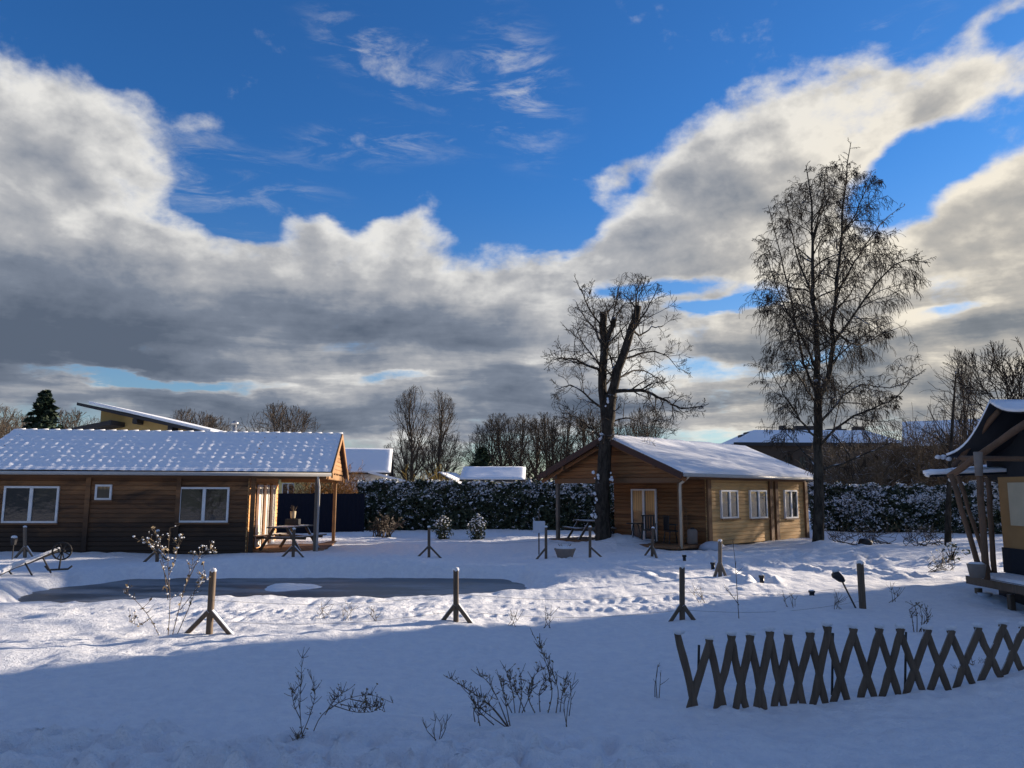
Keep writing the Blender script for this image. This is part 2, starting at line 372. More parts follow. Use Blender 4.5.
# walked tracks across the yard
def track(p0, p1, n, wd=.16, dp=.07):
    for i in range(n):
        t = i/n; DENT.append((p0[0]+(p1[0]-p0[0])*t+rs.uniform(-.12,.12), p0[1]+(p1[1]-p0[1])*t+rs.uniform(-.15,.15), wd*rs.uniform(.8,1.3), dp*rs.uniform(.6,1.2)))
track((3.4,24.5),(9.5,17.5),60,.2,.09); track((7.5,25),(13.5,20.5),50,.2,.09); track((9,19),(13,30),60,.22,.08); track((1.2,23),(3.5,17),34,.18,.06)
track((6.0,24.5),(5.2,16.0),44,.2,.09); track((10.5,26),(6,20),44,.2,.08)
for i in range(240): DENT.append((rs.uniform(3.5,15), rs.uniform(17,29), rs.uniform(.10,.24), rs.uniform(-.04,.07)))
for i in range(60): DENT.append((rs.uniform(-6,3), rs.uniform(21.5,30), rs.uniform(.15,.35), rs.uniform(-.04,.07)))
for i in range(17): DENT.append((1.75+i*.262, 7.06+i*.026, .075, .03))
MOUND = [(4.0,28.2,1.0,.40),(11.1,27.8,.8,.25),(5.15,7.7,.75,.22),(3.9,7.35,.8,.04),(8.1,14.6,1.0,.12),(2.1,6.0,1.2,-.06),(1.2,6.4,.8,.06),(-5.6,14.0,1.6,.0),(-11.8,16.5,1.2,.05),(-12.5,18.8,1.2,.05)]
_tab = np.random.RandomState(9).rand(256, 256)
def vnoise(x, y):
    xi = np.floor(x).astype(int); yi = np.floor(y).astype(int); fx_ = x-xi; fy_ = y-yi; fx_ = fx_*fx_*(3-2*fx_); fy_ = fy_*fy_*(3-2*fy_)
    a = _tab[yi % 256, xi % 256]; b = _tab[yi % 256, (xi+1) % 256]; c = _tab[(yi+1) % 256, xi % 256]; d = _tab[(yi+1) % 256, (xi+1) % 256]
    return (a*(1-fx_)+b*fx_)*(1-fy_)+(c*(1-fx_)+d*fx_)*fy_-.5
def terr(x, y):
    x = np.asarray(x, float); y = np.asarray(y, float); z = np.zeros(x.shape)
    for f_, a, ph, am in WV: z += am*np.sin(f_*(x*math.cos(a)+y*math.sin(a))*2+ph)
    z *= .55
    sdp = pond_sd(x, y)+.38*vnoise(x*1.7, y*1.7)+.16*vnoise(x*5, y*5); t = np.clip(sdp/.75, 0, 1); z = z*(1-t)-.42*t*t*(3-2*t)
    lip = np.exp(-((sdp+.25)/.3)**2); z += .03*lip
    for mx, my, r, h_ in MOUND: z += h_*np.exp(-((x-mx)**2+(y-my)**2)/(r*r))
    z += .055*np.exp(-((y-(7.05+.1*(x-1.6)))/.22)**2)*np.clip((x-1.35)/.3, 0, 1)
    return z
def terr_full(x, y):
    z = terr(x, y)
    z += .030*vnoise(x*1.3+y*.3, y*1.5)+.020*vnoise(x*3.1, y*3.4-x*.4)+.013*vnoise(x*7+y, y*7.5)+.008*vnoise(x*15, y*14+x*3)
    mk = np.clip(1.25-np.hypot((x+2.0)/3.6, (y-5.15)/.95), 0, 1)
    z += mk*(.34*np.abs(vnoise(x*4.2+7, y*5))+.22*np.abs(vnoise(x*8.1+3, y*9))-.06)
    z += .08*np.abs(vnoise(x*1.6+4, y*2.2+1))+.05*np.abs(vnoise(x*4.2+4, y*6.2+1))
    for dx, dy, r, dp in DENT:
        m = (np.abs(x[0,:]-dx) < r*3); k = (np.abs(y[:,0]-dy) < r*3)
        i = np.where(k)[0]; j = np.where(m)[0]
        if len(i) == 0 or len(j) == 0: continue
        s_ = np.ix_(i, j); rr = ((x[s_]-dx)**2+(y[s_]-dy)**2)/(r*r)
        z[s_] += -dp*np.exp(-rr*1.2)+dp*.35*np.exp(-(np.sqrt(rr)-1.5)**2*4)
    return z
def gz(x, y): return float(terr(np.array([x]), np.array([y]))[0])
def axis(fine0, fine1, st, g, lo, hi):
    a = list(np.arange(fine0, fine1, st)); s_ = st; v = a[-1]
    while v < hi: s_ *= g; v += s_; a.append(v)
    s_ = st; v = fine0; b = []
    while v > lo: s_ *= g; v -= s_; b.append(v)
    return np.array(b[::-1]+a)
for (xa, ya, xb, yb) in ((-10,12.7,-3.5,12.4),(-8,12.0,-2,12.6),(-5,11.4,0,12.2),(-2,12.9,4,13.3),(0,13.8,6,14.6)): track((xa,ya),(xb,yb),70,.06,.03)
gx = axis(-4.2, 5.0, .034, 1.024, -600, 600); gy = axis(4.7, 7.4, .032, 1.013, -60, 900)
X, Y = np.meshgrid(gx, gy); Z = terr_full(X, Y)
nx, ny = len(gx), len(gy)
idx = np.arange(nx*ny).reshape(ny, nx)
qd = np.stack([idx[:-1,:-1], idx[:-1,1:], idx[1:,1:], idx[1:,:-1]], -1).reshape(-1)
me = bpy.data.meshes.new('ground'); me.vertices.add(nx*ny); me.vertices.foreach_set('co', np.stack([X,Y,Z],-1).reshape(-1))
nf = (nx-1)*(ny-1); me.loops.add(nf*4); me.loops.foreach_set('vertex_index', qd)
me.polygons.add(nf); me.polygons.foreach_set('loop_start', np.arange(nf)*4); me.polygons.foreach_set('loop_total', np.full(nf, 4))
me.polygons.foreach_set('use_smooth', np.ones(nf, bool)); me.update(calc_edges=True); me.materials.append(M['snow'])
g = bpy.data.objects.new('ground', me); COL.objects.link(g); tag(g, 'snow covered yard and lawn', kind='structure')
print('ground', nx, ny)
# pond ice
ice = MB(); ice.v = [(float(p[0]), float(p[1]), -.30) for p in POND*np.array([1.03,1.0])]; ice.f = [tuple(range(len(POND)))]
tag(ice.build('pond_ice', 'ice'), 'dark grey frozen pond surface', kind='structure')
isl = MB(); rg = random.Random(5); ring = []
for i in range(26):
    a = 2*math.pi*i/26; r = 1+.16*math.sin(a*3+1)+rg.uniform(-.06,.06); ring.append((-5.1+.62*r*math.cos(a), 18.2+.62*r*math.sin(a)))
isl.v = [(x, y, -.30) for x, y in ring]+[(-5.1+(x+5.1)*.8, 18.2+(y-18.2)*.8, -.255) for x, y in ring]+[(-5.1, 18.2, -.24)]
isl.f = [(i, (i+1) % 26, 26+(i+1) % 26, 26+i) for i in range(26)]+[(26+i, 26+(i+1) % 26, 52) for i in range(26)]
tag(isl.build('snow_patch', 'snow', smooth=True), 'patch of snow lying on the pond ice', kind='structure')

def G(px, py, z=0.0):
    d = ray(px, py); t = (z-H)/d.z; return Vector((d.x*t, d.y*t, z))
def P(px, py, Yd):
    d = ray(px, py); t = Yd/d.y; return Vector((d.x*t, Yd, H+d.z*t))
def local_hit(px, py, root_loc, rz, yl=None, xl=None):
    d = ray(px, py); M_ = Matrix.Rotation(-rz, 3, 'Z'); o = M_ @ (Vector((0,0,H))-Vector(root_loc)); dl = M_ @ d
    t = (yl-o.y)/dl.y if yl is not None else (xl-o.x)/dl.x
    return o+dl*t

# ------------------------------------------------------------------ building helpers
def planks(mb, x0, x1, z0, z1, pitch=.135, th=.05, rng=None, clip=None):
    """rows of boards in the xz plane (outer face at y=0 looking -y)"""
    z = z0
    while z < z1-1e-3:
        zt = min(z+pitch, z1); a, b = x0, x1
        if clip: a, b = clip((z+zt)/2)
        if b-a > .05:
            gp = .006; zb, ztt = z+gp, zt-gp/2; e_ = .020
            n = len(mb.v)
            for x in (a, b):
                mb.v += [(x, th, z), (x, e_, z), (x, 0, z+e_), (x, 0, zt-e_), (x, e_, zt), (x, th, zt)]
            for i in range(6): j = (i+1) % 6; mb.f.append((n+i, n+6+i, n+6+j, n+j))
            mb.f.append(tuple(n+i for i in range(6))); mb.f.append(tuple(n+6+i for i in range(5,-1,-1)))
        z = zt
def window(parent, name, cx, cy, cz, wd, ht, rz, leaves=2, glass='glass', fm='white', bar=.06, door=False):
    f = MB(); b = bar
    f.box(-wd/2, wd/2, -.05, .03, -ht/2, -ht/2+b); f.box(-wd/2, wd/2, -.05, .03, ht/2-b, ht/2)
    f.box(-wd/2, -wd/2+b, -.047, .03, -ht/2+b, ht/2-b); f.box(wd/2-b, wd/2, -.047, .03, -ht/2+b, ht/2-b)
    if leaves == 2: f.box(-b*.8, b*.8, -.055, .03, -ht/2+b, ht/2-b)
    o = f.build(name, fm, parent, loc=(cx, cy, cz), rotz=rz)
    m2 = wd/2-b
    rngs = [(-m2, -b*.8), (b*.8, m2)] if leaves == 2 else [(-m2, m2)]
    for a, c in rngs:
        p = MB(); p.box(a+.002, c-.002, -.012, .02, -ht/2+b+.002, ht/2-b-.002); p.build('pane', glass, o)
    sl = MB(); sl.box(-wd/2-.05, wd/2+.05, -.10, -.052, -ht/2-.05, -ht/2-.003)
    if not door: sl.build('sill', 'beam' if fm == 'white' else fm, o)
    return o
def window_on_front(parent, loc, rz, yl, px0, py0, px1, py1, **kw):
    a = local_hit(px0, py0, loc, rz, yl=yl); b = local_hit(px1, py1, loc, rz, yl=yl)
    return window(parent, kw.pop('name', 'window'), (a.x+b.x)/2, yl, (a.z+b.z)/2, abs(b.x-a.x), abs(a.z-b.z), 0, **kw)

# ------------------------------------------------------------------ left cabin
L_LOC = (-5.62, 24.1, -.05); L_RZ = math.atan2(.125, .992)
lc = thing('log_cabin', 'long weathered plank cabin with snow dusted tile roof and open end porch', 'cabin', L_LOC, L_RZ, 'wooden holiday cabins')
LX0 = -10.75; RID = 3.92; EAV = 2.5; HD = 3.0
def lroofz(y): return EAV+(RID-EAV)*(1-abs(y-HD)/HD)
wl = MB(); planks(wl, LX0+.35, -2.5, .0, 2.58, .14)
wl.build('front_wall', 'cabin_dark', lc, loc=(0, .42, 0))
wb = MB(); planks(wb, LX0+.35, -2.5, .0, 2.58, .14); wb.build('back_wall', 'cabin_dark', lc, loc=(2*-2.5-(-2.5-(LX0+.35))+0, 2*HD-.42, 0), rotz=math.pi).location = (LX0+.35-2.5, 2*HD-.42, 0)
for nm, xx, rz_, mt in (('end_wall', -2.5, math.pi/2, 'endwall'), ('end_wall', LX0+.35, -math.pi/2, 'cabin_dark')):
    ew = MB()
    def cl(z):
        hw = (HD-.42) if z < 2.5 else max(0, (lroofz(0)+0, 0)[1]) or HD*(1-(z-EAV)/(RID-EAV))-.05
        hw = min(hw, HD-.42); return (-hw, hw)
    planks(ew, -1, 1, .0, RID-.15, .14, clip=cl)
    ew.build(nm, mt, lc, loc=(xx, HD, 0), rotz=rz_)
# vertical cover boards on the front wall
for px in (86, 177, 252):
    a = local_hit(px, 520, L_LOC, L_RZ, yl=.4); b = MB(); b.box(a.x-.07, a.x+.07, .355, .418, .0, 2.5); b.build('cover_board', 'cabin_dark', lc)
tb = MB(); tb.box(LX0+.1, -.1, .33, .415, 2.33, 2.52); tb.build('top_beam', 'beam', lc)
tb = MB(); tb.box(-2.4, -.1, 2*HD-.5, 2*HD-.38, 2.28, 2.5); tb.build('porch_beam', 'tan_beam', lc)
# roof of wavy tiles with snow in the pans
def tileroof(x0, x1, y0, y1, z0, z1, th=.07, tile=.30, amp=.014, course=.34):
    mb = MB(); L = math.hypot(y1-y0, z1-z0); nxx = int((x1-x0)/.055); ns = int(L/.057); nn = Vector((0, -(z1-z0)/L, (y1-y0)/L))
    if nn.z < 0: nn = -nn
    rg = random.Random(8); off = {}
    for j in range(ns+1):
        s_ = L*j/ns; t = s_/L; cr = (s_ % course)/course
        for i in range(nxx+1):
            x = x0+(x1-x0)*i/nxx; ti = int(x//tile); cj = int(s_//course)
            r = off.setdefault((ti, cj), rg.uniform(-.25, .35))
            hgt = amp*(.5+.5*math.sin(2*math.pi*x/tile))*(1+r*.8)+.021*(1-cr)+.018*mnoise.noise(Vector((x*1.5, s_*1.5, 3)))+.014*mnoise.noise(Vector((x*5, s_*5, 9)))
            if s_ < .25: hgt = hgt*.35+.035
            mb.v.append((x, y0+(y1-y0)*t+nn.y*hgt, z0+(z1-z0)*t+nn.z*hgt))
    w_ = nxx+1
    for j in range(ns):
        for i in range(nxx):
            q_ = (j*w_+i, j*w_+i+1, (j+1)*w_+i+1, (j+1)*w_+i); mb.f.append(q_ if y1 > y0 else q_[::-1])
    return mb
def tilesnow_b(t, b):
    p = objco(t); s = t.new('ShaderNodeSeparateXYZ'); t.l.new(p, s.inputs[0])
    n = t.noise(p, 2.2, 4, .6); g = t.noise(p, 14, 4, .7)
    t.l.new(t.mix(t.mr(g, .66, .80, 0, .35), SNOWC, (0.33,0.35,0.40,1)), b.inputs['Base Color']); bump(t, b, g, .4, .02)
M['tile_snow'] = mat('snow_over_tiles', tilesnow_b, .75, .2)
rf = MB()
rf.quadbox([(LX0,0,EAV-.07),(0,0,EAV-.07),(0,HD,RID-.07),(LX0,HD,RID-.07),(LX0,0,EAV),(0,0,EAV),(0,HD,RID),(LX0,HD,RID)])
rf.quadbox([(LX0,HD+.002,RID-.07),(0,HD+.002,RID-.07),(0,2*HD,EAV-.07),(LX0,2*HD,EAV-.07),(LX0,HD+.002,RID),(0,HD+.002,RID),(0,2*HD,EAV),(LX0,2*HD,EAV)])
rfo = rf.build('roof', 'fascia', lc)
tileroof(LX0, .0, -.02, HD, EAV+.012, RID+.012).build('snowy_tiles', 'tile_snow', rfo, smooth=True)
sn = MB(); sn.quadbox([(LX0,HD,RID+.004),(0,HD,RID+.004),(0,2*HD,EAV+.004),(LX0,2*HD,EAV+.004),(LX0,HD,RID+.05),(0,HD,RID+.05),(0,2*HD,EAV+.05),(LX0,2*HD,EAV+.05)]); sn.build('snow_cover', 'roof_snow', rfo)
rd = MB(); x = LX0
while x < -.05:
    rd.tube([(x, HD, RID+.02), (x+.36, HD, RID+.035)], [.035, .048], 8); x += .36
rd.build('ridge_tiles', 'roof_snow', rfo, smooth=True)
gt = MB(); gt.tube([(LX0-.02,-.07,EAV-.04),(.02,-.07,EAV-.04)], [.055,.055], 10); gt.build('gutter', 'gutter', lc, smooth=True)
# end truss and barge boards
for sgn in (-1, 1):
    b = MB(); y0 = 0 if sgn < 0 else 2*HD
    b.beam((.035, y0, EAV-.06), (.035, HD, RID-.06), .05, .2); b.build('barge_board', 'tan_beam', lc)
tr = MB(); tr.beam((-.2, .15, 2.42), (-.2, 2*HD-.15, 2.42), .12, .18); tr.beam((-.2, HD, 2.5), (-.2, HD, RID-.15), .12, .12, (1,0,0))
tr.beam((-.2, HD-1.2, 2.5), (-.2, HD, RID-.5), .1, .1); tr.beam((-.2, HD+1.2, 2.5), (-.2, HD, RID-.5), .1, .1)
tr.build('end_truss', 'tan_beam', lc)
gp = MB(); planks(gp, -1, 1, 2.55, RID-.2, .14, clip=lambda z: (-max(0,HD*(1-(z-EAV)/(RID-EAV))-.1), max(0,HD*(1-(z-EAV)/(RID-EAV))-.1)))
gp.build('gable_boards', 'tan_beam', lc, loc=(-.12, HD, 0), rotz=math.pi/2)
for k, (xx, yy) in enumerate(((-.45, .42), (-.4, 2*HD-.45))):
    b = MB(); b.beam((xx, yy, 0), (xx, yy, 2.33), .12, .12); b.build('porch_post', 'grey_wood' if k == 0 else 'tan_beam', lc)
dk = MB()
for i in range(20): dk.box(-2.44, -.25, .42+i*.26, .42+i*.26+.25, .02, .10)
dk.build('porch_deck', 'beam', lc)
dp = MB(); dp.tube([(-.38,-.07,EAV-.08),(-.38,.1,EAV-.25),(-.38,.33,EAV-.4),(-.38,.33,.1)], [.035]*4, 8); dp.build('downpipe', 'gutter', lc, smooth=True)
window_on_front(lc, L_LOC, L_RZ, .41, 5, 486, 57, 523)
window_on_front(lc, L_LOC, L_RZ, .41, 180, 487, 228, 522.5)
window_on_front(lc, L_LOC, L_RZ, .41, 96, 484.5, 111.5, 500, leaves=1, glass='door_glass')
# glazed end doors with curtains, facing the porch
for yy, ww in ((1.75, .6), (2.95, .55), (4.2, .55)):
    window(lc, 'glazed_door', -2.44, yy, 1.15, ww, 2.0, math.pi/2, leaves=1, glass='curtain', fm='white', bar=.07, door=True)
fl = MB(); fl.tube([(-3.9,HD+1.2,3.2),(-3.9,HD+1.2,4.30)], [.07,.07], 10); fl.tube([(-3.9,HD+1.2,4.34),(-3.9,HD+1.2,4.40),(-3.9,HD+1.2,4.46)], [.13,.13,.04], 10)
fl.build('flue', 'steel', rfo, smooth=True)

# ------------------------------------------------------------------ right cabin
R_LOC = (5.75, 26.4, 0.0); R_RZ = R(43.8); RW = 5.75; RL = 9.6; OV = .45
rc = thing('log_cabin', 'honey coloured plank cabin with sunlit long wall and gable porch behind the pollarded tree', 'cabin', R_LOC, R_RZ, 'wooden holiday cabins')
RR = 3.92; RE = 2.52; hw0 = RW/2+OV
def rz_(y): return RE+(RR-RE)*(1-abs(y-RW/2)/hw0)
# side wall, sunlit
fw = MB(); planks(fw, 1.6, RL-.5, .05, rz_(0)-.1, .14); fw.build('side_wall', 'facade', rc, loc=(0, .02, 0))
BW = 4.15
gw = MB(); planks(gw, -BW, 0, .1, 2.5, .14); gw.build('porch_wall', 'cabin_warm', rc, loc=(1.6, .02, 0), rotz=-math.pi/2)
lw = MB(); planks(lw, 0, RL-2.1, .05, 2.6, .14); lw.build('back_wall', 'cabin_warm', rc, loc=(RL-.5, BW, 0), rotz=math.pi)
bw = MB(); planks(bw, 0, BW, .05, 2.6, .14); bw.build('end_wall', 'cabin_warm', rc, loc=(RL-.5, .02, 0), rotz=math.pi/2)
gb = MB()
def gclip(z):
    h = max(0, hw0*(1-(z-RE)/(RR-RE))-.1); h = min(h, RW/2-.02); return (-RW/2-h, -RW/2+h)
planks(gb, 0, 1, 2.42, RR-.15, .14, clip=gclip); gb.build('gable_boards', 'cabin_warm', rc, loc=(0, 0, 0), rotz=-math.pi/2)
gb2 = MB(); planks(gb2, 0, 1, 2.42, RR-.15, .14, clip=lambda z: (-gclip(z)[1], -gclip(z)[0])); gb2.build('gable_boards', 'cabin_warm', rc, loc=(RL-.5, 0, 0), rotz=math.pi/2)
bm = MB(); bm.box(-.05, .10, -.02, RW+.05, 2.24, 2.415); bm.build('tie_beam', 'beam', rc)
bm = MB(); bm.box(.1, RL-.45, -.06, .012, 2.36, 2.55); bm.build('wall_plate', 'beam', rc)
rr = MB(); x0, x1 = -.55, RL
for (ya, yb) in ((-OV, RW/2), (RW+OV, RW/2+.002)):
    c = [(x0,ya,RE-.08),(x1,ya,RE-.08),(x1,yb,RR-.08),(x0,yb,RR-.08),(x0,ya,RE),(x1,ya,RE),(x1,yb,RR),(x0,yb,RR)]
    if ya > yb: c = [c[1],c[0],c[3],c[2],c[5],c[4],c[7],c[6]]
    rr.quadbox(c)
rro = rr.build('roof', 'fascia', rc)
def snowslab(x0, x1, y0, y1, z0, z1, th=.07, seed=1, step=.16):
    mb = MB(); L = math.hypot(y1-y0, z1-z0); nX = int((x1-x0)/step); nS = int(L/step)
    nn = Vector((0, -(z1-z0)/L, (y1-y0)/L)); nn = nn if nn.z > 0 else -nn
    for lay in (0, 1):
        for j in range(nS+1):
            for i in range(nX+1):
                t = j/nS; x = x0+(x1-x0)*i/nX
                ed = min(1, min(i, nX-i)/1.5+.25, (j/1.2+.25))
                hh = .004 if lay == 0 else .01+th*ed*(1+.5*mnoise.noise(Vector((x*.9, t*L*.9, seed)))+.25*mnoise.noise(Vector((x*4, t*L*1.2, seed))))
                mb.v.append((x, y0+(y1-y0)*t+nn.y*hh, z0+(z1-z0)*t+nn.z*hh))
    w_ = nX+1; N = w_*(nS+1); fl_ = y1 < y0
    def ad(q_): mb.f.append(q_[::-1] if fl_ else q_)
    for j in range(nS):
        for i in range(nX):
            ad((N+j*w_+i, N+j*w_+i+1, N+(j+1)*w_+i+1, N+(j+1)*w_+i))
    for i in range(nX): ad((i, i+1, N+i+1, N+i)); ad((nS*w_+i+1, nS*w_+i, N+nS*w_+i, N+nS*w_+i+1))
    for j in range(nS): ad(((j+1)*w_, j*w_, N+j*w_, N+(j+1)*w_)); ad((j*w_+nX, (j+1)*w_+nX, N+(j+1)*w_+nX, N+j*w_+nX))
    return mb
snowslab(-.57, RL+.02, -OV-.03, RW/2+.02, RE, RR+.01, .085, 1).build('snow_cover', 'roof_snow', rro, smooth=True)
snowslab(-.57, RL+.02, RW+OV+.03, RW/2-.02, RE, RR+.01, .085, 2).build('snow_cover', 'roof_snow', rro, smooth=True)
for ya in (-OV, RW+OV):
    b = MB(); b.beam((-.58, ya, RE-.06), (-.58, RW/2, RR-.06), .045, .22); b.build('barge_board', 'bargetile', rc)
    b = MB(); b.beam((-.35, ya, RE-.2), (-.35, RW/2, RR-.2), .07, .14); b.build('rafter', 'cabin_warm', rc)
for yy in (.75, 2.87, 5.0):
    b = MB(); b.box(-.5, .1, yy-.06, yy+.06, rz_(yy)-.27, rz_(yy)-.1); b.build('purlin', 'beam', rc)
gt = MB(); gt.tube([(x0,-OV-.06,RE-.03),(x1,-OV-.06,RE-.03)], [.06,.06], 10); gt.build('gutter', 'gutter', rc, smooth=True)
dp = MB(); dp.tube([(-.25,-OV-.05,RE-.06),(-.25,-OV+.1,RE-.2),(-.2,-.12,RE-.32),(-.2,-.1,RE-.5),(-.2,-.1,.05)], [.045]*5, 8); dp.build('downpipe', 'cream_pipe', rc, smooth=True)
for (xx, yy, m_) in ((.02, .06, 'beam'), (.02, RW-.05, 'grey_wood'), (1.55, BW+.35, 'beam')):
    b = MB(); b.beam((xx, yy, .0), (xx, yy, 2.26), .14, .14); b.build('porch_post', m_, rc)
for px in (709, 771, 776.5, 806):
    a = local_hit(px, 510, R_LOC, R_RZ, yl=-.02); b = MB(); b.box(a.x-.11, a.x+.11, -.075, .008, .05, 2.36); b.build('wall_post', 'beam', rc)
for x_a, x_b in ((720, 738), (749, 767), (783.5, 797.5)):
    window_on_front(rc, R_LOC, R_RZ, .0, x_a, 490, x_b, 518)
# glazed double door in the porch wall
a = local_hit(631, 489, R_LOC, R_RZ, xl=1.55); b = local_hit(657, 538, R_LOC, R_RZ, xl=1.55)
window(rc, 'glazed_door', 1.58, (a.y+b.y)/2, (a.z+.12)/2, abs(a.y-b.y), a.z-.12, -math.pi/2, glass='door_glass', door=True)
dk = MB()
for i in range(15): dk.box(-.35+i*.14, -.35+i*.14+.13, -.1, RW+.1, .03, .12)
dk.build('porch_deck', 'beam', rc)

# ------------------------------------------------------------------ furniture on porches
def picnic_table(label, loc, rz, scale=1.0):
    t = thing('picnic_table', label, 'picnic table', loc, rz, 'wooden picnic tables')
    t.scale = (scale,)*3
    tp = MB()
    for i in range(5): tp.box(-.9, .9, -.36+i*.145, -.36+i*.145+.135, .70, .74)
    tp.build('tabletop', 'post_wood', t)
    for s_ in (-1, 1):
        b = MB(); b.box(-.9, .9, s_*.72-.13, s_*.72-.01, .42, .46); b.box(-.9, .9, s_*.72+.01, s_*.72+.13, .42, .46); b.build('seat', 'post_wood', t)
    for s_ in (-1, 1):
        for q_ in (-1, 1):
            b = MB(); b.beam((s_*.65, q_*.22, .69), (s_*.65, q_*.68, 0), .09, .05, (1,0,0)); b.build('leg', 'post_wood', t)
        b = MB(); b.beam((s_*.60, -.84, .39), (s_*.60, .84, .39), .05, .08); b.build('crossbar', 'post_wood', t)
    return t
Mx = Matrix.Translation(L_LOC) @ Matrix.Rotation(L_RZ, 4, 'Z')
Mr = Matrix.Translation(R_LOC) @ Matrix.Rotation(R_RZ, 4, 'Z')
p = Mx @ Vector((-1.35, 1.3, .10)); pt = picnic_table('picnic table on the porch of the long left cabin with a pot on it', p, L_RZ+1.25)
q_ = Mx @ Vector((-1.35, 1.75, .845))
pot = thing('flower_pot', 'pale pot with dry stems on a dark box on the left porch table', 'pot', q_)
b = MB(); b.tube([(0,0,.22),(0,0,.25),(0,0,.45)], [.07,.08,.1], 12); b.build('pot', 'tent_cream', pot, smooth=True)
b = MB(); b.box(-.22,.22,-.14,.14,.0,.2); bo = b.build('plastic_crate', 'black'); bo.location = q_; tag(bo, 'black crate on the left porch picnic table under a pale pot', 'crate')
rgp = random.Random(2); b = MB()
for i in range(12): b.tube([(0,0,.4),(rgp.uniform(-.1,.1),rgp.uniform(-.1,.1),rgp.uniform(.55,.68))], [.006,.004], 4)
b.build('stems', 'stalk', pot)
p = Mr @ Vector((.75, 4.75, .12)); picnic_table('snow dusted picnic table under the open left side of the right cabin', p, R_RZ+math.pi/2-.5, .95)
def chair(label, loc, rz):
    t = thing('garden_chair', label, 'chair', loc, rz, 'dark garden chairs on the porch')
    b = MB(); b.box(-.24,.24,-.22,.24,.42,.45); b.build('seat','black',t)
    b = MB()
    for i in range(5): b.box(-.22+i*.095,-.22+i*.095+.06,.22,.25,.47,.95)
    b.box(-.24,.26,.215,.255,.93,.98); b.build('backrest','black',t)
    for sx in (-1,1):
        for sy in (-1,1):
            b = MB(); b.beam((sx*.22,sy*.2,.42),(sx*.25,sy*.25,0),.035,.035); b.build('leg','black',t)
        b = MB(); b.beam((sx*.25,-.22,.66),(sx*.25,.24,.66),.05,.03); b.beam((sx*.25,-.2,.65),(sx*.25,-.2,.45),.03,.03); b.build('armrest','black',t)
    return t
chair('dark garden chair right in front of the glazed cabin door', Mr @ Vector((.85, 2.0, .12)), R_RZ+2.2)
chair('dark garden chair between the glazed door and the downpipe post', Mr @ Vector((.85, .95, .12)), R_RZ+1.0)
tt = thing('side_table', 'small dark round table on the porch left of the garden chairs', 'table', Mr @ Vector((.25, 2.15, .12)), 0)
b = MB(); b.tube([(0,0,.66),(0,0,.69)],[.32,.32],20); b.build('tabletop','black',tt)
for k in range(3):
    a_ = k*2.1; b = MB(); b.beam((math.cos(a_)*.1,math.sin(a_)*.1,.66),(math.cos(a_)*.28,math.sin(a_)*.28,0),.03,.03); b.build('leg','black',tt)
bn = thing('water_drum', 'pale grey plastic drum standing on the porch right of the downpipe', 'drum', Mr @ Vector((1.15, .35, .12)), 0)
b = MB(); b.tube([(0,0,0),(0,0,.05),(0,0,.46),(0,0,.52)],[.16,.18,.18,.13],16); b.build('body','terracotta',bn,smooth=True)
b = MB(); b.tube([(0,0,.52),(0,0,.57)],[.08,.08],12); b.build('lid','black',bn)
br = thing('broom', 'thin broom leaning on the porch wall behind the pale drum', 'broom', Mr @ Vector((1.5, .75, .12)), 0)
b = MB(); b.tube([(0,0,.2),(-.05,0,1.25)],[.012,.012],6); b.build('handle','beam',br)
b = MB(); b.box(-.04,.04,-.15,.15,0,.2); b.build('brush','stalk',br)

# ------------------------------------------------------------------ other buildings
def house(name, label, loc, rz, wx, wy, he, hr, wallm, roofm='roof_snow', wins=(), chim=0, over=.3, group=None, cat='house'):
    t = thing(name, label, cat, loc, rz, group)
    b = MB(); b.box(-wx/2, wx/2, -wy/2, wy/2, -.3, he)
    n = len(b.v); b.v += [(-wx/2,-wy/2,he),(-wx/2,wy/2,he),(-wx/2,0,hr-.1),(wx/2,-wy/2,he),(wx/2,wy/2,he),(wx/2,0,hr-.1)]
    b.f += [(n,n+2,n+1),(n+3,n+4,n+5)]; b.build('wall', wallm, t)
    r = MB(); s_ = (hr-he)/(wy/2); e_ = over
    for q_ in (-1, 1):
        y0 = q_*(wy/2+e_); z0 = he-e_*s_
        c = [(-wx/2-e_,y0,z0-.05),(wx/2+e_,y0,z0-.05),(wx/2+e_,q_*.002,hr-.05),(-wx/2-e_,q_*.002,hr-.05)]
        c += [(x, y, z+.14) for x, y, z in c]
        if q_ > 0: c = [c[1],c[0],c[3],c[2],c[5],c[4],c[7],c[6]]
        r.quadbox(c)
    ro = r.build('roof', 'dkroof', t)
    for q_ in (-1, 1):
        y0 = q_*(wy/2+e_+.02); z0 = he-(e_+.02)*s_+.09
        snowslab(-wx/2-e_-.02, wx/2+e_+.02, y0, 0, z0, hr+.09, .05, 4, .25).build('snow_cover', 'roof_snow', ro, smooth=True)
    for (x, z, w_, h_) in wins: window(t, 'window', x, -wy/2, z, w_, h_, 0)
    rg = random.Random(int(wx*10))
    for k in range(chim):
        cx = -wx/2+wx*(k+.5)/chim+rg.uniform(-.5,.5); c = MB(); c.box(cx-.45, cx+.45, -.4-1.2*(k % 2), .3-1.2*(k % 2), hr-1.0, hr+.9); c.build('chimney', 'stucco_g', ro)
    return t
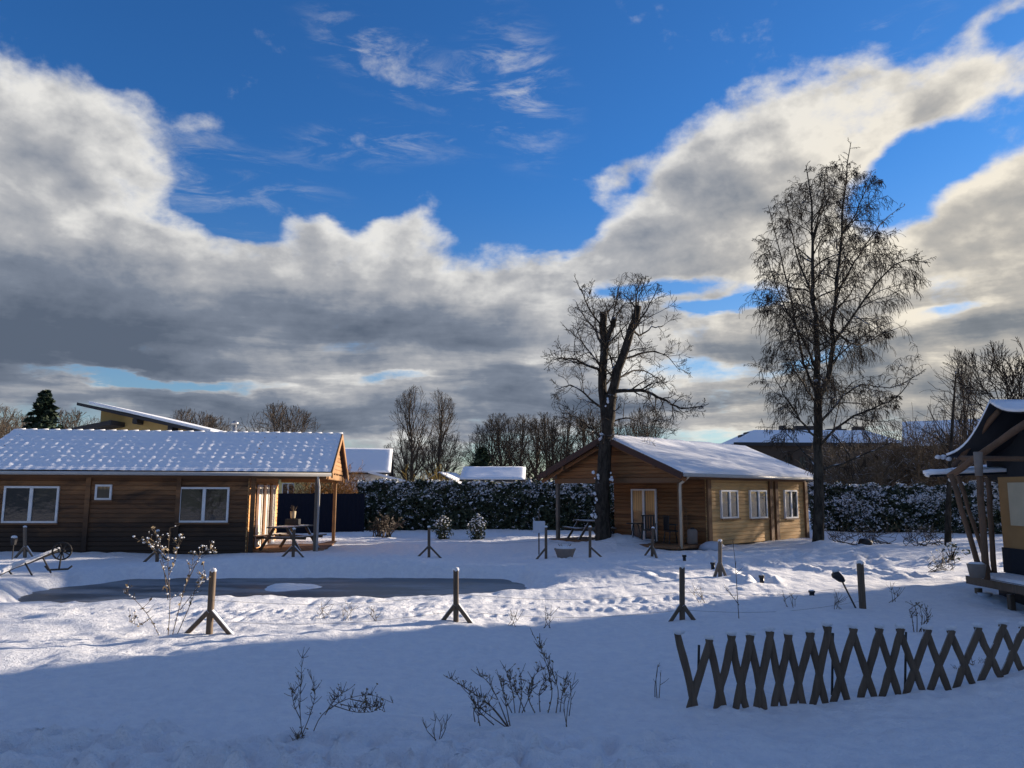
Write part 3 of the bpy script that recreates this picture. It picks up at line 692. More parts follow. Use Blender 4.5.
# mono pitched ochre house behind the left cabin
mh = thing('ochre_house', 'ochre rendered house with single pitched snow edged roof behind the left cabin', 'house', (0,0,0), 0)
Yh = 42.0
def PP(px, py, yy=Yh): return P(px, py, yy)
b = MB(); A = PP(101,412); B = PP(180,430); 
ra, rb = PP(85,404), PP(216,433.5); rl = lambda x: ra.z+(rb.z-ra.z)*(x-ra.x)/(rb.x-ra.x)-.15
b.quadbox([(A.x,Yh,0),(B.x+1,Yh,0),(B.x+1,Yh+8,0),(A.x,Yh+8,0),(A.x,Yh,rl(A.x)),(B.x+1,Yh,rl(B.x+1)),(B.x+1,Yh+8,rl(B.x+1)),(A.x,Yh+8,rl(A.x))]); b.build('wall', 'stucco_y', mh)
A = PP(85,404); B = PP(216,433.5)
b = MB(); b.quadbox([(A.x,Yh-.8,A.z-.16),(B.x,Yh-.8,B.z-.16),(B.x,Yh+9,B.z-.16),(A.x,Yh+9,A.z-.16),(A.x,Yh-.8,A.z),(B.x,Yh-.8,B.z),(B.x,Yh+9,B.z),(A.x,Yh+9,A.z)]); mr_ = b.build('roof', 'dkroof', mh)
b = MB(); b.quadbox([(A.x+.6,Yh-.75,A.z-.06),(B.x,Yh-.75,B.z+.003),(B.x,Yh+9,B.z+.003),(A.x+.6,Yh+9,A.z-.06),(A.x+.6,Yh-.75,A.z+.09),(B.x,Yh-.75,B.z+.16),(B.x,Yh+9,B.z+.16),(A.x+.6,Yh+9,A.z+.09)]); b.build('snow_cover', 'roof_snow', mr_)
A = PP(70,428,Yh-1.5); B = PP(111,420,Yh-1.5)
b = MB(); b.quadbox([(A.x,Yh-1.5,A.z-.15),(B.x,Yh-1.5,B.z-.25),(B.x,Yh,B.z-.25),(A.x,Yh,A.z-.15),(A.x,Yh-1.5,A.z),(B.x,Yh-1.5,B.z),(B.x,Yh,B.z),(A.x,Yh,A.z)]); b.build('lower_roof', 'dkroof', mh)
for px in (137, 172):
    A = PP(px, 416+ (px-120)*.21, Yh-.5); b = MB(); b.beam((A.x, Yh-.75, A.z-.1), (A.x, Yh, A.z-.1), .25, .3); b.build('roof_bracket', 'dkroof', mh)
# white house behind the black fence
def roof_at(pxl, pxr, pyr, pye, Yd): # world numbers for a house seen side on
    a = P(pxl, pyr, Yd); b = P(pxr, pyr, Yd); e_ = P(pxl, pye, Yd-2.5); return a.x, b.x, a.z, e_.z
x0, x1, zr, ze = roof_at(338, 388, 450, 474, 56)
house('white_house', 'white house with snowy roof beside the left cabin, above the black fence', ((x0+x1)/2, 56, 0), .12, x1-x0, 5.5, ze+.2, zr, 'stucco_w', wins=((.8, 1.7, .9, 1.1),))
b = thing('side_shed', 'small white lean-to shed with snowy roof at the foot of the white house', 'shed', tuple(P(387, 480, 52).xy)+(0,), .12)
s_ = MB(); s_.box(-1.0,1.0,-1,1,0,2.4); s_.build('wall','stucco_w',b)
s_ = MB(); s_.quadbox([(-1.2,-1.2,3.1),(1.4,-1.2,2.45),(1.4,1.2,2.45),(-1.2,1.2,3.1),(-1.2,-1.2,3.25),(1.4,-1.2,2.6),(1.4,1.2,2.6),(-1.2,1.2,3.25)]); s_.build('roof','roof_snow',b)
p = P(297, 486, 62); house('yellow_house', 'pale yellow house glimpsed through the left cabin porch', (p.x, 62, 0), .25, 6, 5, 3.0, 4.4, 'stucco_yb', wins=((-.6,1.9,.9,1.2),(1.4,1.9,.7,1.2)))
x0, x1, zr, ze = roof_at(465, 524, 468.5, 481, 52)
house('low_house', 'low house with plain blue-white snowy roof above the hedge', ((x0+x1)/2, 52, 0), -.03, x1-x0-.4, 5, ze+.1, zr, 'stucco_w')
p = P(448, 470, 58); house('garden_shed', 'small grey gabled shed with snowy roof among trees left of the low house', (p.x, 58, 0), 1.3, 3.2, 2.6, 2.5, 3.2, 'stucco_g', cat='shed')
# long tenement far right
ap = thing('apartment_block', 'long brown apartment block with snowy mansard roof and chimneys behind the birch', 'building', (0,0,0), 0)
Ya = 95.0; A = P(733, 447, Ya); B = P(905, 440, Ya); zt = P(800, 444, Ya).z; zr = P(800, 430, Ya+4).z
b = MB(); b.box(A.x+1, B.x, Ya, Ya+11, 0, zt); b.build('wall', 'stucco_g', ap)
b = MB(); b.quadbox([(A.x,Ya-.5,zt+.01),(B.x+.5,Ya-.5,zt+.01),(B.x+.5,Ya+11.5,zt+.01),(A.x,Ya+11.5,zt+.01),(A.x+4,Ya+4,zr),(B.x-3,Ya+4,zr),(B.x-3,Ya+7,zr),(A.x+4,Ya+7,zr)]); ro = b.build('roof', 'roof_snow', ap)
b = MB(); b.box(A.x-.05, B.x+.55, Ya-.62, Ya-.52, zt-.25, zt+.15); b.build('eave', 'dkroof', ap)
for k, px in enumerate((741, 748, 760, 783, 788, 801, 806, 812, 834, 841, 845, 862)):
    c = P(px, 432, Ya+4.5); b = MB(); w_ = .28+.16*((k*7) % 3); b.box(c.x-w_, c.x+w_, Ya+4+.1*k, Ya+5+.1*k, zr-1.2-(1.2 if k < 3 else 0), zr+.25+.35*(k % 2)-(.9 if k < 3 else 0)); b.build('chimney', 'dkroof', ro)
for px in range(742, 900, 15):
    for row, zz_ in enumerate((zt-2.2, zt-5.0)):
        c = P(px, 450, Ya); window(ap, 'window', c.x, Ya, zz_, .9, 1.4, 0, fm='stucco_g')
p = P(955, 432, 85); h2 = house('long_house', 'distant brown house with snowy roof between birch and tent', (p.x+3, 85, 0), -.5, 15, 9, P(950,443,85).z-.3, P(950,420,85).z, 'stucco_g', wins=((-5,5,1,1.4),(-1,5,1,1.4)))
# farmhouse just outside the frame whose shade lies over the foreground
fh = house('farmhouse', 'large rendered farmhouse standing in the low sun right of the tent', (0,0,0), 0, 26, 13, 6.7, 10.2, 'stucco_y', wins=((-6,1.6,1.1,1.4),(0,1.6,1.1,1.4),(6,1.6,1.1,1.4),(-6,4.5,1.1,1.4),(6,4.5,1.1,1.4)))
dS = Vector((math.sin(R(SUN_AZ)), math.cos(R(SUN_AZ)))); perp = Vector((dS.y, -dS.x)); C = Vector((3.4,13.6))+dS*22.5+perp*(.4)
ctr = C+perp*13+dS*6.5; fh.location = (ctr.x, ctr.y, 0); fh.rotation_euler = (0,0,math.atan2(perp.y, perp.x))

# black boarded fence
fe = thing('board_fence', 'tall black boarded fence behind the left cabin porch, left of the hedge', 'fence', (0,0,0), 0)
A = P(262, 531, 36); B = P(361, 531, 36); zf = P(320, 493.5, 36).z; b = MB(); x = A.x
while x < B.x: b.box(x, x+.19, 36, 36.04, -.1, zf); x += .195
b.build('boards', 'navy', fe)
k = A.x+.4
while k < B.x: b = MB(); b.box(k-.05,k+.05,36.05,36.15,-.1,zf+.03); b.build('post','navy',fe); k += 1.9

# ------------------------------------------------------------------ hedges
def vadd(a, b, k=1): return (a[0]+b[0]*k, a[1]+b[1]*k, a[2]+b[2]*k)
def hedge(label, pts, h, th, nleaf, nsnow, seed, lowsnow=.25, ls=.13):
    rg = random.Random(seed); t = thing('hedge', label, 'hedge', (pts[0][0], pts[0][1], 0), 0, 'snowy laurel hedges'); ox, oy = pts[0]
    segs = []; tot = 0
    for i in range(len(pts)-1):
        a = Vector(pts[i]); b = Vector(pts[i+1]); segs.append((a, b, (b-a).length)); tot += (b-a).length
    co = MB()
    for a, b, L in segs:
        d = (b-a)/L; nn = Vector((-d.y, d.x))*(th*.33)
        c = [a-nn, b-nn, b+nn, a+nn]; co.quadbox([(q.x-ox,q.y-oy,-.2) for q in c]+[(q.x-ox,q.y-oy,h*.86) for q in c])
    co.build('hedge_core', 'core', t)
    def rp():
        s_ = rg.uniform(0, tot)
        for a, b, L in segs:
            if s_ <= L: break
            s_ -= L
        d = (b-a)/L; nn = Vector((-d.y, d.x)); s0 = a+d*s_
        bulge = 1+.28*mnoise.noise(Vector((s0.x*.9, s0.y*.9, 0)))
        hh = h*(1+.09*mnoise.noise(Vector((s0.x*.5, s0.y*.5, 5)))+.10*mnoise.noise(Vector((s0.x*2.5, s0.y*2.5, 5))))
        return s0, nn, bulge, hh
    lf = MB()
    for i in range(nleaf):
        s0, nn, bu, hh = rp(); u = rg.random()
        if u < .65: z = rg.uniform(.02, 1)**.9*hh; off = -1 if rg.random() < .85 else 1; o = off*th/2*bu*(1-.25*(z/hh)**3)*rg.uniform(.7, 1.05)
        else: z = hh*rg.uniform(.9, 1.02); o = rg.uniform(-.5,.5)*th*.9
        lf.leaf((s0.x+nn.x*-o*-1-ox, s0.y+nn.y*o-oy, z), ls*rg.uniform(.6,1.25), rg)
    lf.build('leaves', 'leaf', t)
    sn = MB()
    for i in range(nsnow):
        s0, nn, bu, hh = rp(); u = rg.random()
        if u < lowsnow: z = hh*rg.random()**.7*.85; o = -th/2*bu*rg.uniform(.9,1.08)
        elif u < .66: z = hh*(1-abs(rg.gauss(0,.14))); o = -th/2*bu*rg.uniform(.75,1.08)*(1-.25*(z/hh)**3)
        else: z = hh*rg.uniform(.96,1.03); o = rg.uniform(-.5,.5)*th
        c_ = (s0.x+nn.x*o-ox, s0.y+nn.y*o-oy, z); cl = mnoise.noise(Vector((s0.x*1.6, z*2.2, seed*3.1+s0.y)))
        if cl < -.08 and rg.random() < .8: continue
        r = rg.uniform(.025,.085)
        for q in range(3): sn.leaf(vadd(c_, (rg.gauss(0,.05),rg.gauss(0,.04),rg.gauss(0,.035))), r*rg.uniform(.5,1.2), rg, .5)
        if u > .7 and rg.random() < .5: sn.blob(c_, r*.9, rg, .5, .45, 6, 2)
    sn.build('snow_clumps', 'snow', t)
    return t
A = G(352, 530); B = G(640, 530)
hy = 38.2
a = P(358, 530, hy); b = P(700, 530, hy)
hedge('long snow topped laurel hedge behind the pond between the black fence and right cabin', [(a.x, hy), (b.x, hy+1)], 2.35, 1.2, 30000, 10000, 1, .14)
a = P(812, 530, 41); b = P(1040, 530, 37)
hedge('snowy laurel hedge on the right between the birch and the tent', [(a.x, 41), (b.x, 37)], 2.25, 1.5, 17000, 9000, 2, .42)

# ------------------------------------------------------------------ trees
def vadd(a, b, k=1): return (a[0]+b[0]*k, a[1]+b[1]*k, a[2]+b[2]*k)
def nrm(a):
    l = math.sqrt(a[0]**2+a[1]**2+a[2]**2) or 1e-6; return (a[0]/l, a[1]/l, a[2]/l)
def grow(T, C, p, d, L, r, lev, mx, rg, pr):
    n = 4 if lev >= mx else 5
    ev = pr.get('env')
    if ev:
        for _ in range(5):
            tx = vadd(p, d, L*.95); tx = (tx[0]-(ev[3] if len(ev) > 3 else 0), tx[1], tx[2])
            if (tx[0]**2+tx[1]**2)/ev[1]**2+((tx[2]-ev[0])/ev[2])**2 <= 1: break
            L *= .75
    pts = [p]; rad = [r]; wig = pr['wig']; gr = pr['grav'][min(lev, len(pr['grav'])-1)]
    q = p; dd = d; seg = L/n; dirs = [d]
    for i in range(n):
        dd = nrm((dd[0]+rg.gauss(0,wig), dd[1]+rg.gauss(0,wig), dd[2]+rg.gauss(0,wig)+gr)); q = vadd(q, dd, seg); pts.append(q); dirs.append(dd)
        rad.append(max(pr['rmin'], r*(1-.75*(i+1)/n)))
    k = 6 if lev <= 1 else (4 if lev == 2 else 3)
    (T if lev <= pr['tl'] else C).tube(pts, rad, k, cap=False)
    if lev >= mx: return
    branch(T, C, pts, rad, dirs, L, lev, mx, rg, pr)
def branch(T, C, pts, rad, dirs, L, lev, mx, rg, pr, t0=.25, nc=None):
    nc = nc or pr['nc'][min(lev, len(pr['nc'])-1)]; n = len(pts)-1
    for c in range(nc):
        t = t0+(1-t0)*(c+rg.random())/nc; f = min(t*n, n-.001); i = int(f); u = f-i
        b0 = tuple(pts[i][j]*(1-u)+pts[i+1][j]*u for j in range(3)); dd = dirs[min(i+1, n)]
        rv = nrm((rg.gauss(0,1), rg.gauss(0,1), rg.gauss(0,1))); dt = sum(rv[j]*dd[j] for j in range(3))
        side = nrm((rv[0]-dd[0]*dt, rv[1]-dd[1]*dt, rv[2]-dd[2]*dt)); a = rg.uniform(*pr['ang'])
        nd = nrm((dd[0]*math.cos(a)+side[0]*math.sin(a), dd[1]*math.cos(a)+side[1]*math.sin(a), dd[2]*math.cos(a)+side[2]*math.sin(a)+pr['up']))
        rr = (rad[i]*(1-u)+rad[i+1]*u)
        grow(T, C, b0, nd, L*pr['ratio']*rg.uniform(.65,1.2)*(1.15-.45*t), max(pr['rmin'], rr*.55), lev+1, mx, rg, pr)
def spline(P_, m=5):
    o = []; n = len(P_)
    for i in range(n-1):
        p0 = Vector(P_[max(i-1,0)]); p1 = Vector(P_[i]); p2 = Vector(P_[i+1]); p3 = Vector(P_[min(i+2,n-1)])
        for k in range(m):
            t = k/m; o.append(tuple(.5*((2*p1)+(-p0+p2)*t+(2*p0-5*p1+4*p2-p3)*t*t+(-p0+3*p1-3*p2+p3)*t**3)))
    o.append(tuple(P_[-1])); return o
def limbs(T, C, defs, base, Yb, rg, pr, mx):
    """defs: (points as px,py,depth offset), r0, r1, children, child length"""
    for pts, r0, r1, nc, cl_ in defs:
        w_ = [P(x, y, Yb+dz) - Vector(base) for x, y, dz in pts]
        s_ = spline([tuple(v) for v in w_], 4); n = len(s_)
        rad = [r0+(r1-r0)*(i/(n-1))**.8 for i in range(n)]
        for i in range(1, n-1): s_[i] = vadd(s_[i], (rg.gauss(0,.02), rg.gauss(0,.02), rg.gauss(0,.02)))
        T.tube(s_, rad, 9 if r0 > .1 else 6)
        dirs = [nrm(tuple(s_[min(i+1,n-1)][j]-s_[max(i-1,0)][j] for j in range(3))) for i in range(n)]
        if nc: branch(T, C, s_, [min(x, .06) for x in rad], dirs, cl_/pr['ratio'], 1, mx, rg, pr, t0=.12, nc=nc)
# birch
rg = random.Random(12); YB = 28.2; bb = G(821, 546); base = (P(821,546,YB).x, YB, -.05)
bi = thing('birch_tree', 'tall bare birch with fine drooping twigs standing right of the sunlit cabin', 'tree', base)
T = MB(); C = MB()
pr = dict(wig=.17, grav=[0,.03,-.04,-.22,-.5], nc=[8,10,10,6], ang=(.5,1.2), up=.05, ratio=.56, rmin=.0065, tl=2, env=(8.3,3.6,6.3,.8))
defs = [
 ([(819,546,0),(819,520,0),(818,470,0),(818,420,0),(817,380,.0)], .22, .14, 3, 1.2),
 ([(817,380,0),(816,330,.1),(812,270,.2),(812,215,.2),(806,165,.3)], .13, .015, 32, 2.2),
 ([(818,400,0),(830,370,-.3),(834,310,-.5),(840,250,-.5),(845,190,-.4),(851,142,-.3)], .12, .012, 36, 2.2),
 ([(818,395,0),(806,372,.6),(797,330,1.2),(786,280,1.5),(776,235,1.8),(768,205,2)], .07, .01, 24, 1.8),
 ([(817,370,0),(802,338,-.8),(782,300,-1.4),(765,255,-2)], .055, .01, 18, 1.6),
 ([(832,345,-.4),(850,320,-1.3),(875,285,-2.0),(900,262,-2.6),(927,262,-3)], .06, .01, 22, 1.8),
 ([(838,290,-.5),(855,262,.3),(872,235,.8),(890,215,1.4),(905,205,1.6)], .045, .008, 17, 1.6),
 ([(819,425,0),(838,402,1),(862,385,2),(890,388,2.8),(925,370,3.4)], .06, .01, 22, 1.5),
 ([(819,447,0),(840,425,-1),(868,410,-2),(895,398,-2.6),(915,375,-3)], .06, .01, 20, 1.5),
 ([(818,440,0),(800,420,-.7),(785,395,-1.2),(770,370,-1.5)], .05, .01, 17, 1.5),
 ([(818,470,0),(804,452,.8),(792,440,1.4),(780,425,1.8)], .045, .008, 8, 1.1),
 ([(816,300,.1),(800,265,.9),(790,225,1.3),(785,190,1.6)], .05, .008, 12, 1.5),
 ([(842,235,-.5),(860,205,-1),(868,180,-1.3)], .04, .008, 9, 1.2),
 ([(820,470,0),(850,461,.5),(875,450,1),(893,441,1.3)], .05, .012, 4, .6),
 ([(812,240,.2),(822,205,-.5),(826,170,-.8)], .04, .008, 9, 1.2),
 ([(818,410,0),(808,390,-1.3),(790,362,-2.4),(778,330,-3)], .05, .008, 12, 1.4),
 ([(834,330,-.5),(856,345,1.2),(880,335,2.0),(905,325,2.8)], .05, .008, 12, 1.4),
]
limbs(T, C, defs, base, YB, rg, pr, 4)
T.build('trunk', 'birch_bark', bi, smooth=True); C.build('crown', 'twig', bi)
print('birch faces', len(T.f), len(C.f))
# pollarded tree
rg = random.Random(21); YB = 28.0; base = (P(603,540,YB).x, YB, 0)
po = thing('pollarded_tree', 'thick dark tree with two sawn-off stems in front of the right cabin', 'tree', base)
T = MB(); C = MB()
pr = dict(wig=.17, grav=[0,.06,.03,.0,0], nc=[8,8,6,4], ang=(.45,1.15), up=.12, ratio=.52, rmin=.0065, tl=1, env=(6.0,3.1,4.0,.8))
defs = [
 ([(603,543,0),(603,530,0),(602,500,0),(604,460,0),(608,425,0),(611,395,0)], .31, .22, 8, .8),
 ([(606,420,0),(602,380,.2),(604,345,.3),(603,312,.3)], .18, .135, 14, 1.5),
 ([(606,352,.3),(609,335,.1),(615,318,-.2)], .08, .10, 4, 1.2),
 ([(610,400,0),(618,370,-.2),(630,335,-.3),(638,306,-.4)], .19, .125, 14, 1.6),
 ([(603,345,.3),(595,330,.8),(583,315,1.1),(575,300,1.4)], .06, .01, 9, 1.3),
 ([(600,370,.1),(580,362,-.5),(565,358,-1.0),(553,360,-1.3)], .06, .01, 12, 1.3),
 ([(604,410,0),(585,395,.8),(570,385,1.3),(556,390,1.7)], .055, .01, 10, 1.2),
 ([(612,392,0),(640,390,-.5),(662,398,-.9),(682,408,-1.2),(708,404,-1.4)], .085, .012, 22, 1.0),
 ([(622,360,-.3),(645,352,.4),(665,355,.9),(680,370,1.2)], .05, .01, 10, 1.1),
 ([(632,330,-.3),(640,335,.2),(652,328,.5),(663,326,.7)], .05, .015, 6, 1.0),
 ([(625,345,-.3),(640,320,-1),(652,300,-1.3),(660,285,-1.5)], .045, .008, 10, 1.3),
 ([(604,330,.3),(590,310,-.2),(580,290,-.5),(574,275,-.7)], .04, .008, 9, 1.2),
 ([(605,345,0),(612,320,.8),(618,295,1.2),(622,275,1.4)], .04, .008, 9, 1.2),
 ([(606,375,0),(590,352,1.2),(574,335,1.8),(562,325,2)], .045, .008, 11, 1.3),
 ([(614,380,0),(640,370,1.2),(660,380,1.9),(672,392,2.3)], .045, .008, 9, 1.1),
 ([(603,440,0),(592,430,-.6),(578,418,-1),(566,415,-1.3)], .04, .008, 8, 1.0),
 ([(608,425,0),(625,418,.5),(640,422,.9),(652,430,1.1)], .04, .008, 7, 1.0),
 ([(636,312,-.4),(642,290,-.6),(646,275,-.7)], .03, .008, 6, 1.1),
]
limbs(T, C, defs, base, YB, rg, pr, 4)
T.build('trunk', 'bark', po, smooth=True); C.build('crown', 'twig', po)
sn = MB(); rgs = random.Random(4)
for px, py in ((596,500),(595,477),(600,437),(611,476),(594,514),(607,402),(614,366)):
    v = P(px, py, YB-.17)-Vector(base)
    for q in range(4): sn.blob(tuple(v+Vector((rgs.gauss(0,.05),0,rgs.gauss(0,.09)))), rgs.uniform(.03,.07), rgs, 1.2, .4, 6, 2)
sn.build('snow_clumps', 'snow', po, smooth=True)
print('pollard faces', len(C.f))

def bare_tree(name, label, h, spread, seed, m1='bark', m2='far_twig', shape='round', group=None, fork=.28, mx=3, r0=None, dens=1.0):
    rg = random.Random(seed); t = thing(name, label, 'tree', group=group); T = MB(); C = MB()
    r0 = r0 or h*.022; n = 8; pts = []; x = y = 0
    for i in range(n+1):
        pts.append((x, y, h*(.95 if shape != 'round' else .72)*i/n)); x += rg.gauss(0, h*.008); y += rg.gauss(0, h*.008)
    rad = [max(.012, r0*(1-.85*(i/n))) for i in range(n+1)]; T.tube(pts, rad, 8)
    dirs = [(0,0,1)]*(n+1)
    ez, er, eh = h*(fork+1)/2, spread, h*(1-fork)/2*1.04
    ri = {'round': .85, 'column': .42, 'wood': .5}[shape]
    pr = dict(wig=.16, grav=[0,.09,.04,0,0], nc=[0,8,7,5,4] if shape == 'round' else [0,7,6,4], ang=(.35,1.0), up=.18, ratio=.52, rmin=.014, tl=1, env=(ez, er, eh))
    nc = int(34*dens)
    for c in range(nc):
        tt_ = fork*.7+(.86-fork*.7)*((c+rg.random())/nc)**1.15; f = min(tt_*n, n-.001); i = int(f); u = f-i
        b0 = tuple(pts[i][j]*(1-u)+pts[i+1][j]*u for j in range(3)); a = rg.uniform(0, 6.28)
        tilt = ri+.45-(ri+.25)*tt_; L = (spread if shape == 'round' else h*.36)*1.5*(1-.35*tt_)
        d = nrm((math.cos(a)*math.sin(tilt), math.sin(a)*math.sin(tilt), math.cos(tilt)))
        grow(T, C, b0, d, L*rg.uniform(.75,1.15), max(.03, rad[i]*.45), 1, mx, rg, pr)
    T.build('trunk', m1, t, smooth=True); C.build('crown', m2, t)
    return t
def put(t, px, py, Yd, h_now, label=None, rz=0, py_base=None, wid=1.0):
    top = P(px, py, Yd); s_ = top.z/h_now; t.location = (top.x, Yd, 0); t.scale = (s_*wid, s_*wid, s_); t.rotation_euler = (0,0,rz)
    if label: t['label'] = label
    return t
# prototypes
RT = bare_tree('round_tree', '', 10, 5.0, 31, 'far_twig', 'far_twig', 'round', 'bare round crowned trees', .16)
CT = bare_tree('bare_tree', '', 12, 4.0, 32, 'far_dark', 'far_dark', 'wood', 'bare trees in the wood', .14, dens=.75)
CT2 = bare_tree('bare_tree', '', 12, 3.6, 35, 'far_dark', 'far_dark', 'wood', 'bare trees in the wood', .22, dens=.65)
PT = bare_tree('slender_tree', '', 14, 4.2, 33, 'far_twig', 'far_twig', 'column', 'slender bare trees', .12, dens=.8)
put(RT, 280, 405, 75, 9.9, 'small round bare tree above the middle of the left cabin roof', 0, wid=.95)
for i, (px, py, Yd, lab) in enumerate(((188, 411, 80, 'dark round bare tree just right of the ochre house roof'), (214, 417, 84, 'bare round crown behind the flue of the left cabin'),
    (2, 408, 80, 'bare round tree at the left picture edge'), (72, 412, 90, 'bare round tree behind the right side of the dark conifer'), (18, 416, 95, 'bare round tree between left edge and dark conifer'))):
    c = copy_tree(RT); put(c, px, py, Yd, 9.9, lab, i*1.3, wid=.95)
put(PT, 415, 388, 68, 14.0, 'tall slender bare tree left of the pair behind the hedge', 0, wid=.8)
c = copy_tree(PT); put(c, 437, 392, 70, 14.0, 'tall slender bare tree right of the pair behind the hedge', 2.1, wid=.8)
c = copy_tree(PT); put(c, 955, 352, 50, 14.0, 'slender bare tree rising just left of the tent peak', 1.1, wid=.6)
c = copy_tree(RT); put(c, 408, 440, 60, 9.9, 'low rounded bare tree at the foot of the slender pair, left side', 1, wid=1.0)
c = copy_tree(RT); put(c, 448, 436, 64, 9.9, 'low rounded bare tree at the foot of the slender pair, right side', 2.6, wid=.9)
ST = bare_tree('bare_tree', '', 10, 5.5, 61, 'bark', 'twig', 'round', 'bare boundary trees on the right', .3, mx=3, dens=.55); put(ST, 1022, 343, 36, 9.9, 'broad sparse bare tree reaching over the tent roof', .7, wid=1.0)
c = copy_tree(RT); put(c, 650, 408, 60, 9.9, 'thin bare tree just right of the pollarded tree above the cabin roof', 1.9, wid=.7)
wood_spots = [(478,432,66),(490,420,70),(500,414,64),(512,418,74),(522,415,68),(534,419,76),(545,413,66),(556,417,72),(568,412,70),(580,415,66),(592,410,74),(604,416,68),(618,420,76),(634,424,72)]
words = ['first','second','third','fourth','fifth','sixth','seventh','eighth','ninth','tenth','eleventh','twelfth','thirteenth','fourteenth']
for i, (px, py, Yd) in enumerate(wood_spots):
    src = CT if i % 2 == 0 else CT2
    c = src if i < 2 else copy_tree(src)
    put(c, px, py, Yd, 12.0, 'bare dark tree, %s from the left in the wood above the hedge' % words[i], i*1.7, wid=.95+.12*(i % 3))
# trees outside the right edge whose shadows streak the yard
for i, (x, y, h_) in enumerate(((34,39.5,10),(44,44,12),(48,53,14),(31,36.5,8),(41,47,10))):
    c = copy_tree(ST); c.location = (x, y, 0); c.scale = (h_/10*.8,)*2+(h_/10,); c.rotation_euler = (0,0,i*1.1)
    c['label'] = ['bare tree right beyond the tent nearest the yard','tallest bare tree far right of the hedge','bare tree at the far end of the right boundary','bare tree behind the farmhouse corner','small bare tree by the end of the right hedge'][i]
    c['group'] = 'bare boundary trees on the right'
for i, x in enumerate((-22,-15,-8,-1,6)):
    c = copy_tree(CT if i % 2 else CT2); c.location = (x, -20-(i % 3)*2, 0); c.scale = (1.1,1.1,.85); c.rotation_euler = (0,0,i*1.4)
    c['label'] = 'bare garden tree behind the viewer, %s from the left, mirrored in the windows' % words[i]; c['group'] = 'garden trees behind the viewer'
# conifers
def conifer(label, px, py, Yd, h, wd, seed):
    rg = random.Random(seed); t = thing('conifer', label, 'tree', (P(px,py,Yd).x, Yd, 0), 0)
    T = MB(); T.tube([(0,0,0),(0,0,h)], [h*.02,.02], 7); T.build('trunk', 'bark', t)
    C = MB(); n = 5200
    tiers = [rg.uniform(0,6.28) for _ in range(60)]
    for i in range(n):
        u = rg.random()**.8; z = h*(.15+.85*u); tier = int(u*17); frac = u*17-tier
        a0 = tiers[tier]+rg.randrange(9)*2*math.pi/9+rg.gauss(0,.13)
        R_ = wd*(1-u)**.85*(.75+.35*math.sin(tier*5+a0*3))+.12; r = R_*rg.random()**.6
        zz_ = z-frac*h*.02-r*.18+.25*(r/wd)**2
        C.leaf((r*math.cos(a0), r*math.sin(a0), zz_), .30*rg.uniform(.6,1.2), rg, .6)
    C.build('crown', 'needle', t); return t
zt_ = P(46,389,60).z; conifer('dark conifer rising behind the left cabin roof', 46, 389, 60, zt_, 3.4, 3)
zt_ = P(482,450,58).z; conifer('short dark conifer at the left foot of the wood', 482, 445, 60, zt_+.3, 1.9, 5)

# scrub on the right: tangled leafless shrubs
def shrub(name, label, h, spread, seed, m, n=40, mx=3, group=None, snow=0):
    rg = random.Random(seed); t = thing(name, label, 'shrub', group=group); C = MB()
    pr = dict(wig=.16, grav=[0,.03,-.02,-.05], nc=[0,6,5,3], ang=(.4,1.0), up=.1, ratio=.5, rmin=.011, tl=-1)
    for i in range(n):
        a = rg.uniform(0,6.28); tilt = rg.uniform(.1,.9); d = (math.cos(a)*math.sin(tilt), math.sin(a)*math.sin(tilt), math.cos(tilt))
        grow(C, C, (rg.uniform(-.4,.4), rg.uniform(-.4,.4), 0), d, h*rg.uniform(.7,1.1)*(1 if tilt < .5 else spread), .03, 1, mx, rg, pr)
    C.build('branches', m, t)
    if snow:
        s_ = MB()
        vs = C.v
        for i in range(snow):
            v = vs[rg.randrange(len(vs))]; s_.blob(v, rg.uniform(.03,.07), rg, .7, .4, 5, 2)
        s_.build('snow_clumps', 'snow', t)
    return t
SH = shrub('leafless_shrub', '', 4.2, 1.0, 41, 'scrub', 34, 3, 'brown leafless scrub on the right')
scr = [(838,452,58),(852,446,52),(866,450,60),(880,442,50),(894,447,56),(908,438,52),(922,444,60),(936,436,50),(950,441,56),(965,430,54),(980,436,58),(1000,432,52)]
for i, (px, py, Yd) in enumerate(scr):
    c = SH if i == 0 else copy_tree(SH); z = P(px, py, Yd).z; c.location = (P(px,py,Yd).x, Yd, 0); s_ = z/4.3; c.scale = (s_*.85, s_*.85, s_); c.rotation_euler = (0,0,i*1.9)
    c['label'] = 'brown leafless shrub, %s from the birch trunk in the thicket behind the right hedge' % words[i]
g_ = shrub('golden_shrub', 'yellow green leafless shrub above the hedge below the slender trees', 2.9, .9, 44, 'gold_twig', 46, 3); g_.location = (P(432,475,46).x, 46, 0); g_.scale = (.95,.95,.92)
g_ = shrub('rusty_shrub', 'rust brown shrub above the black fence beside the cabin porch', 3.0, .9, 45, 'rust_leaf', 46, 3); g_.location = (P(340,480,41).x, 41, 0); g_.scale = (.8,.8,.92)
g_ = shrub('orange_shrub', 'orange brown shrub above the black fence seen through the left porch', 3.0, .9, 46, 'rust_leaf', 46, 3); g_.location = (P(318,480,40).x, 40, 0); g_.scale = (.8,.8,.84)
g_ = shrub('dry_shrub', 'low tawny dry shrub at the foot of the long hedge', .75, 1.3, 47, 'stalk', 18, 3); g_.location = (P(390,530,35).x, 33, 0)
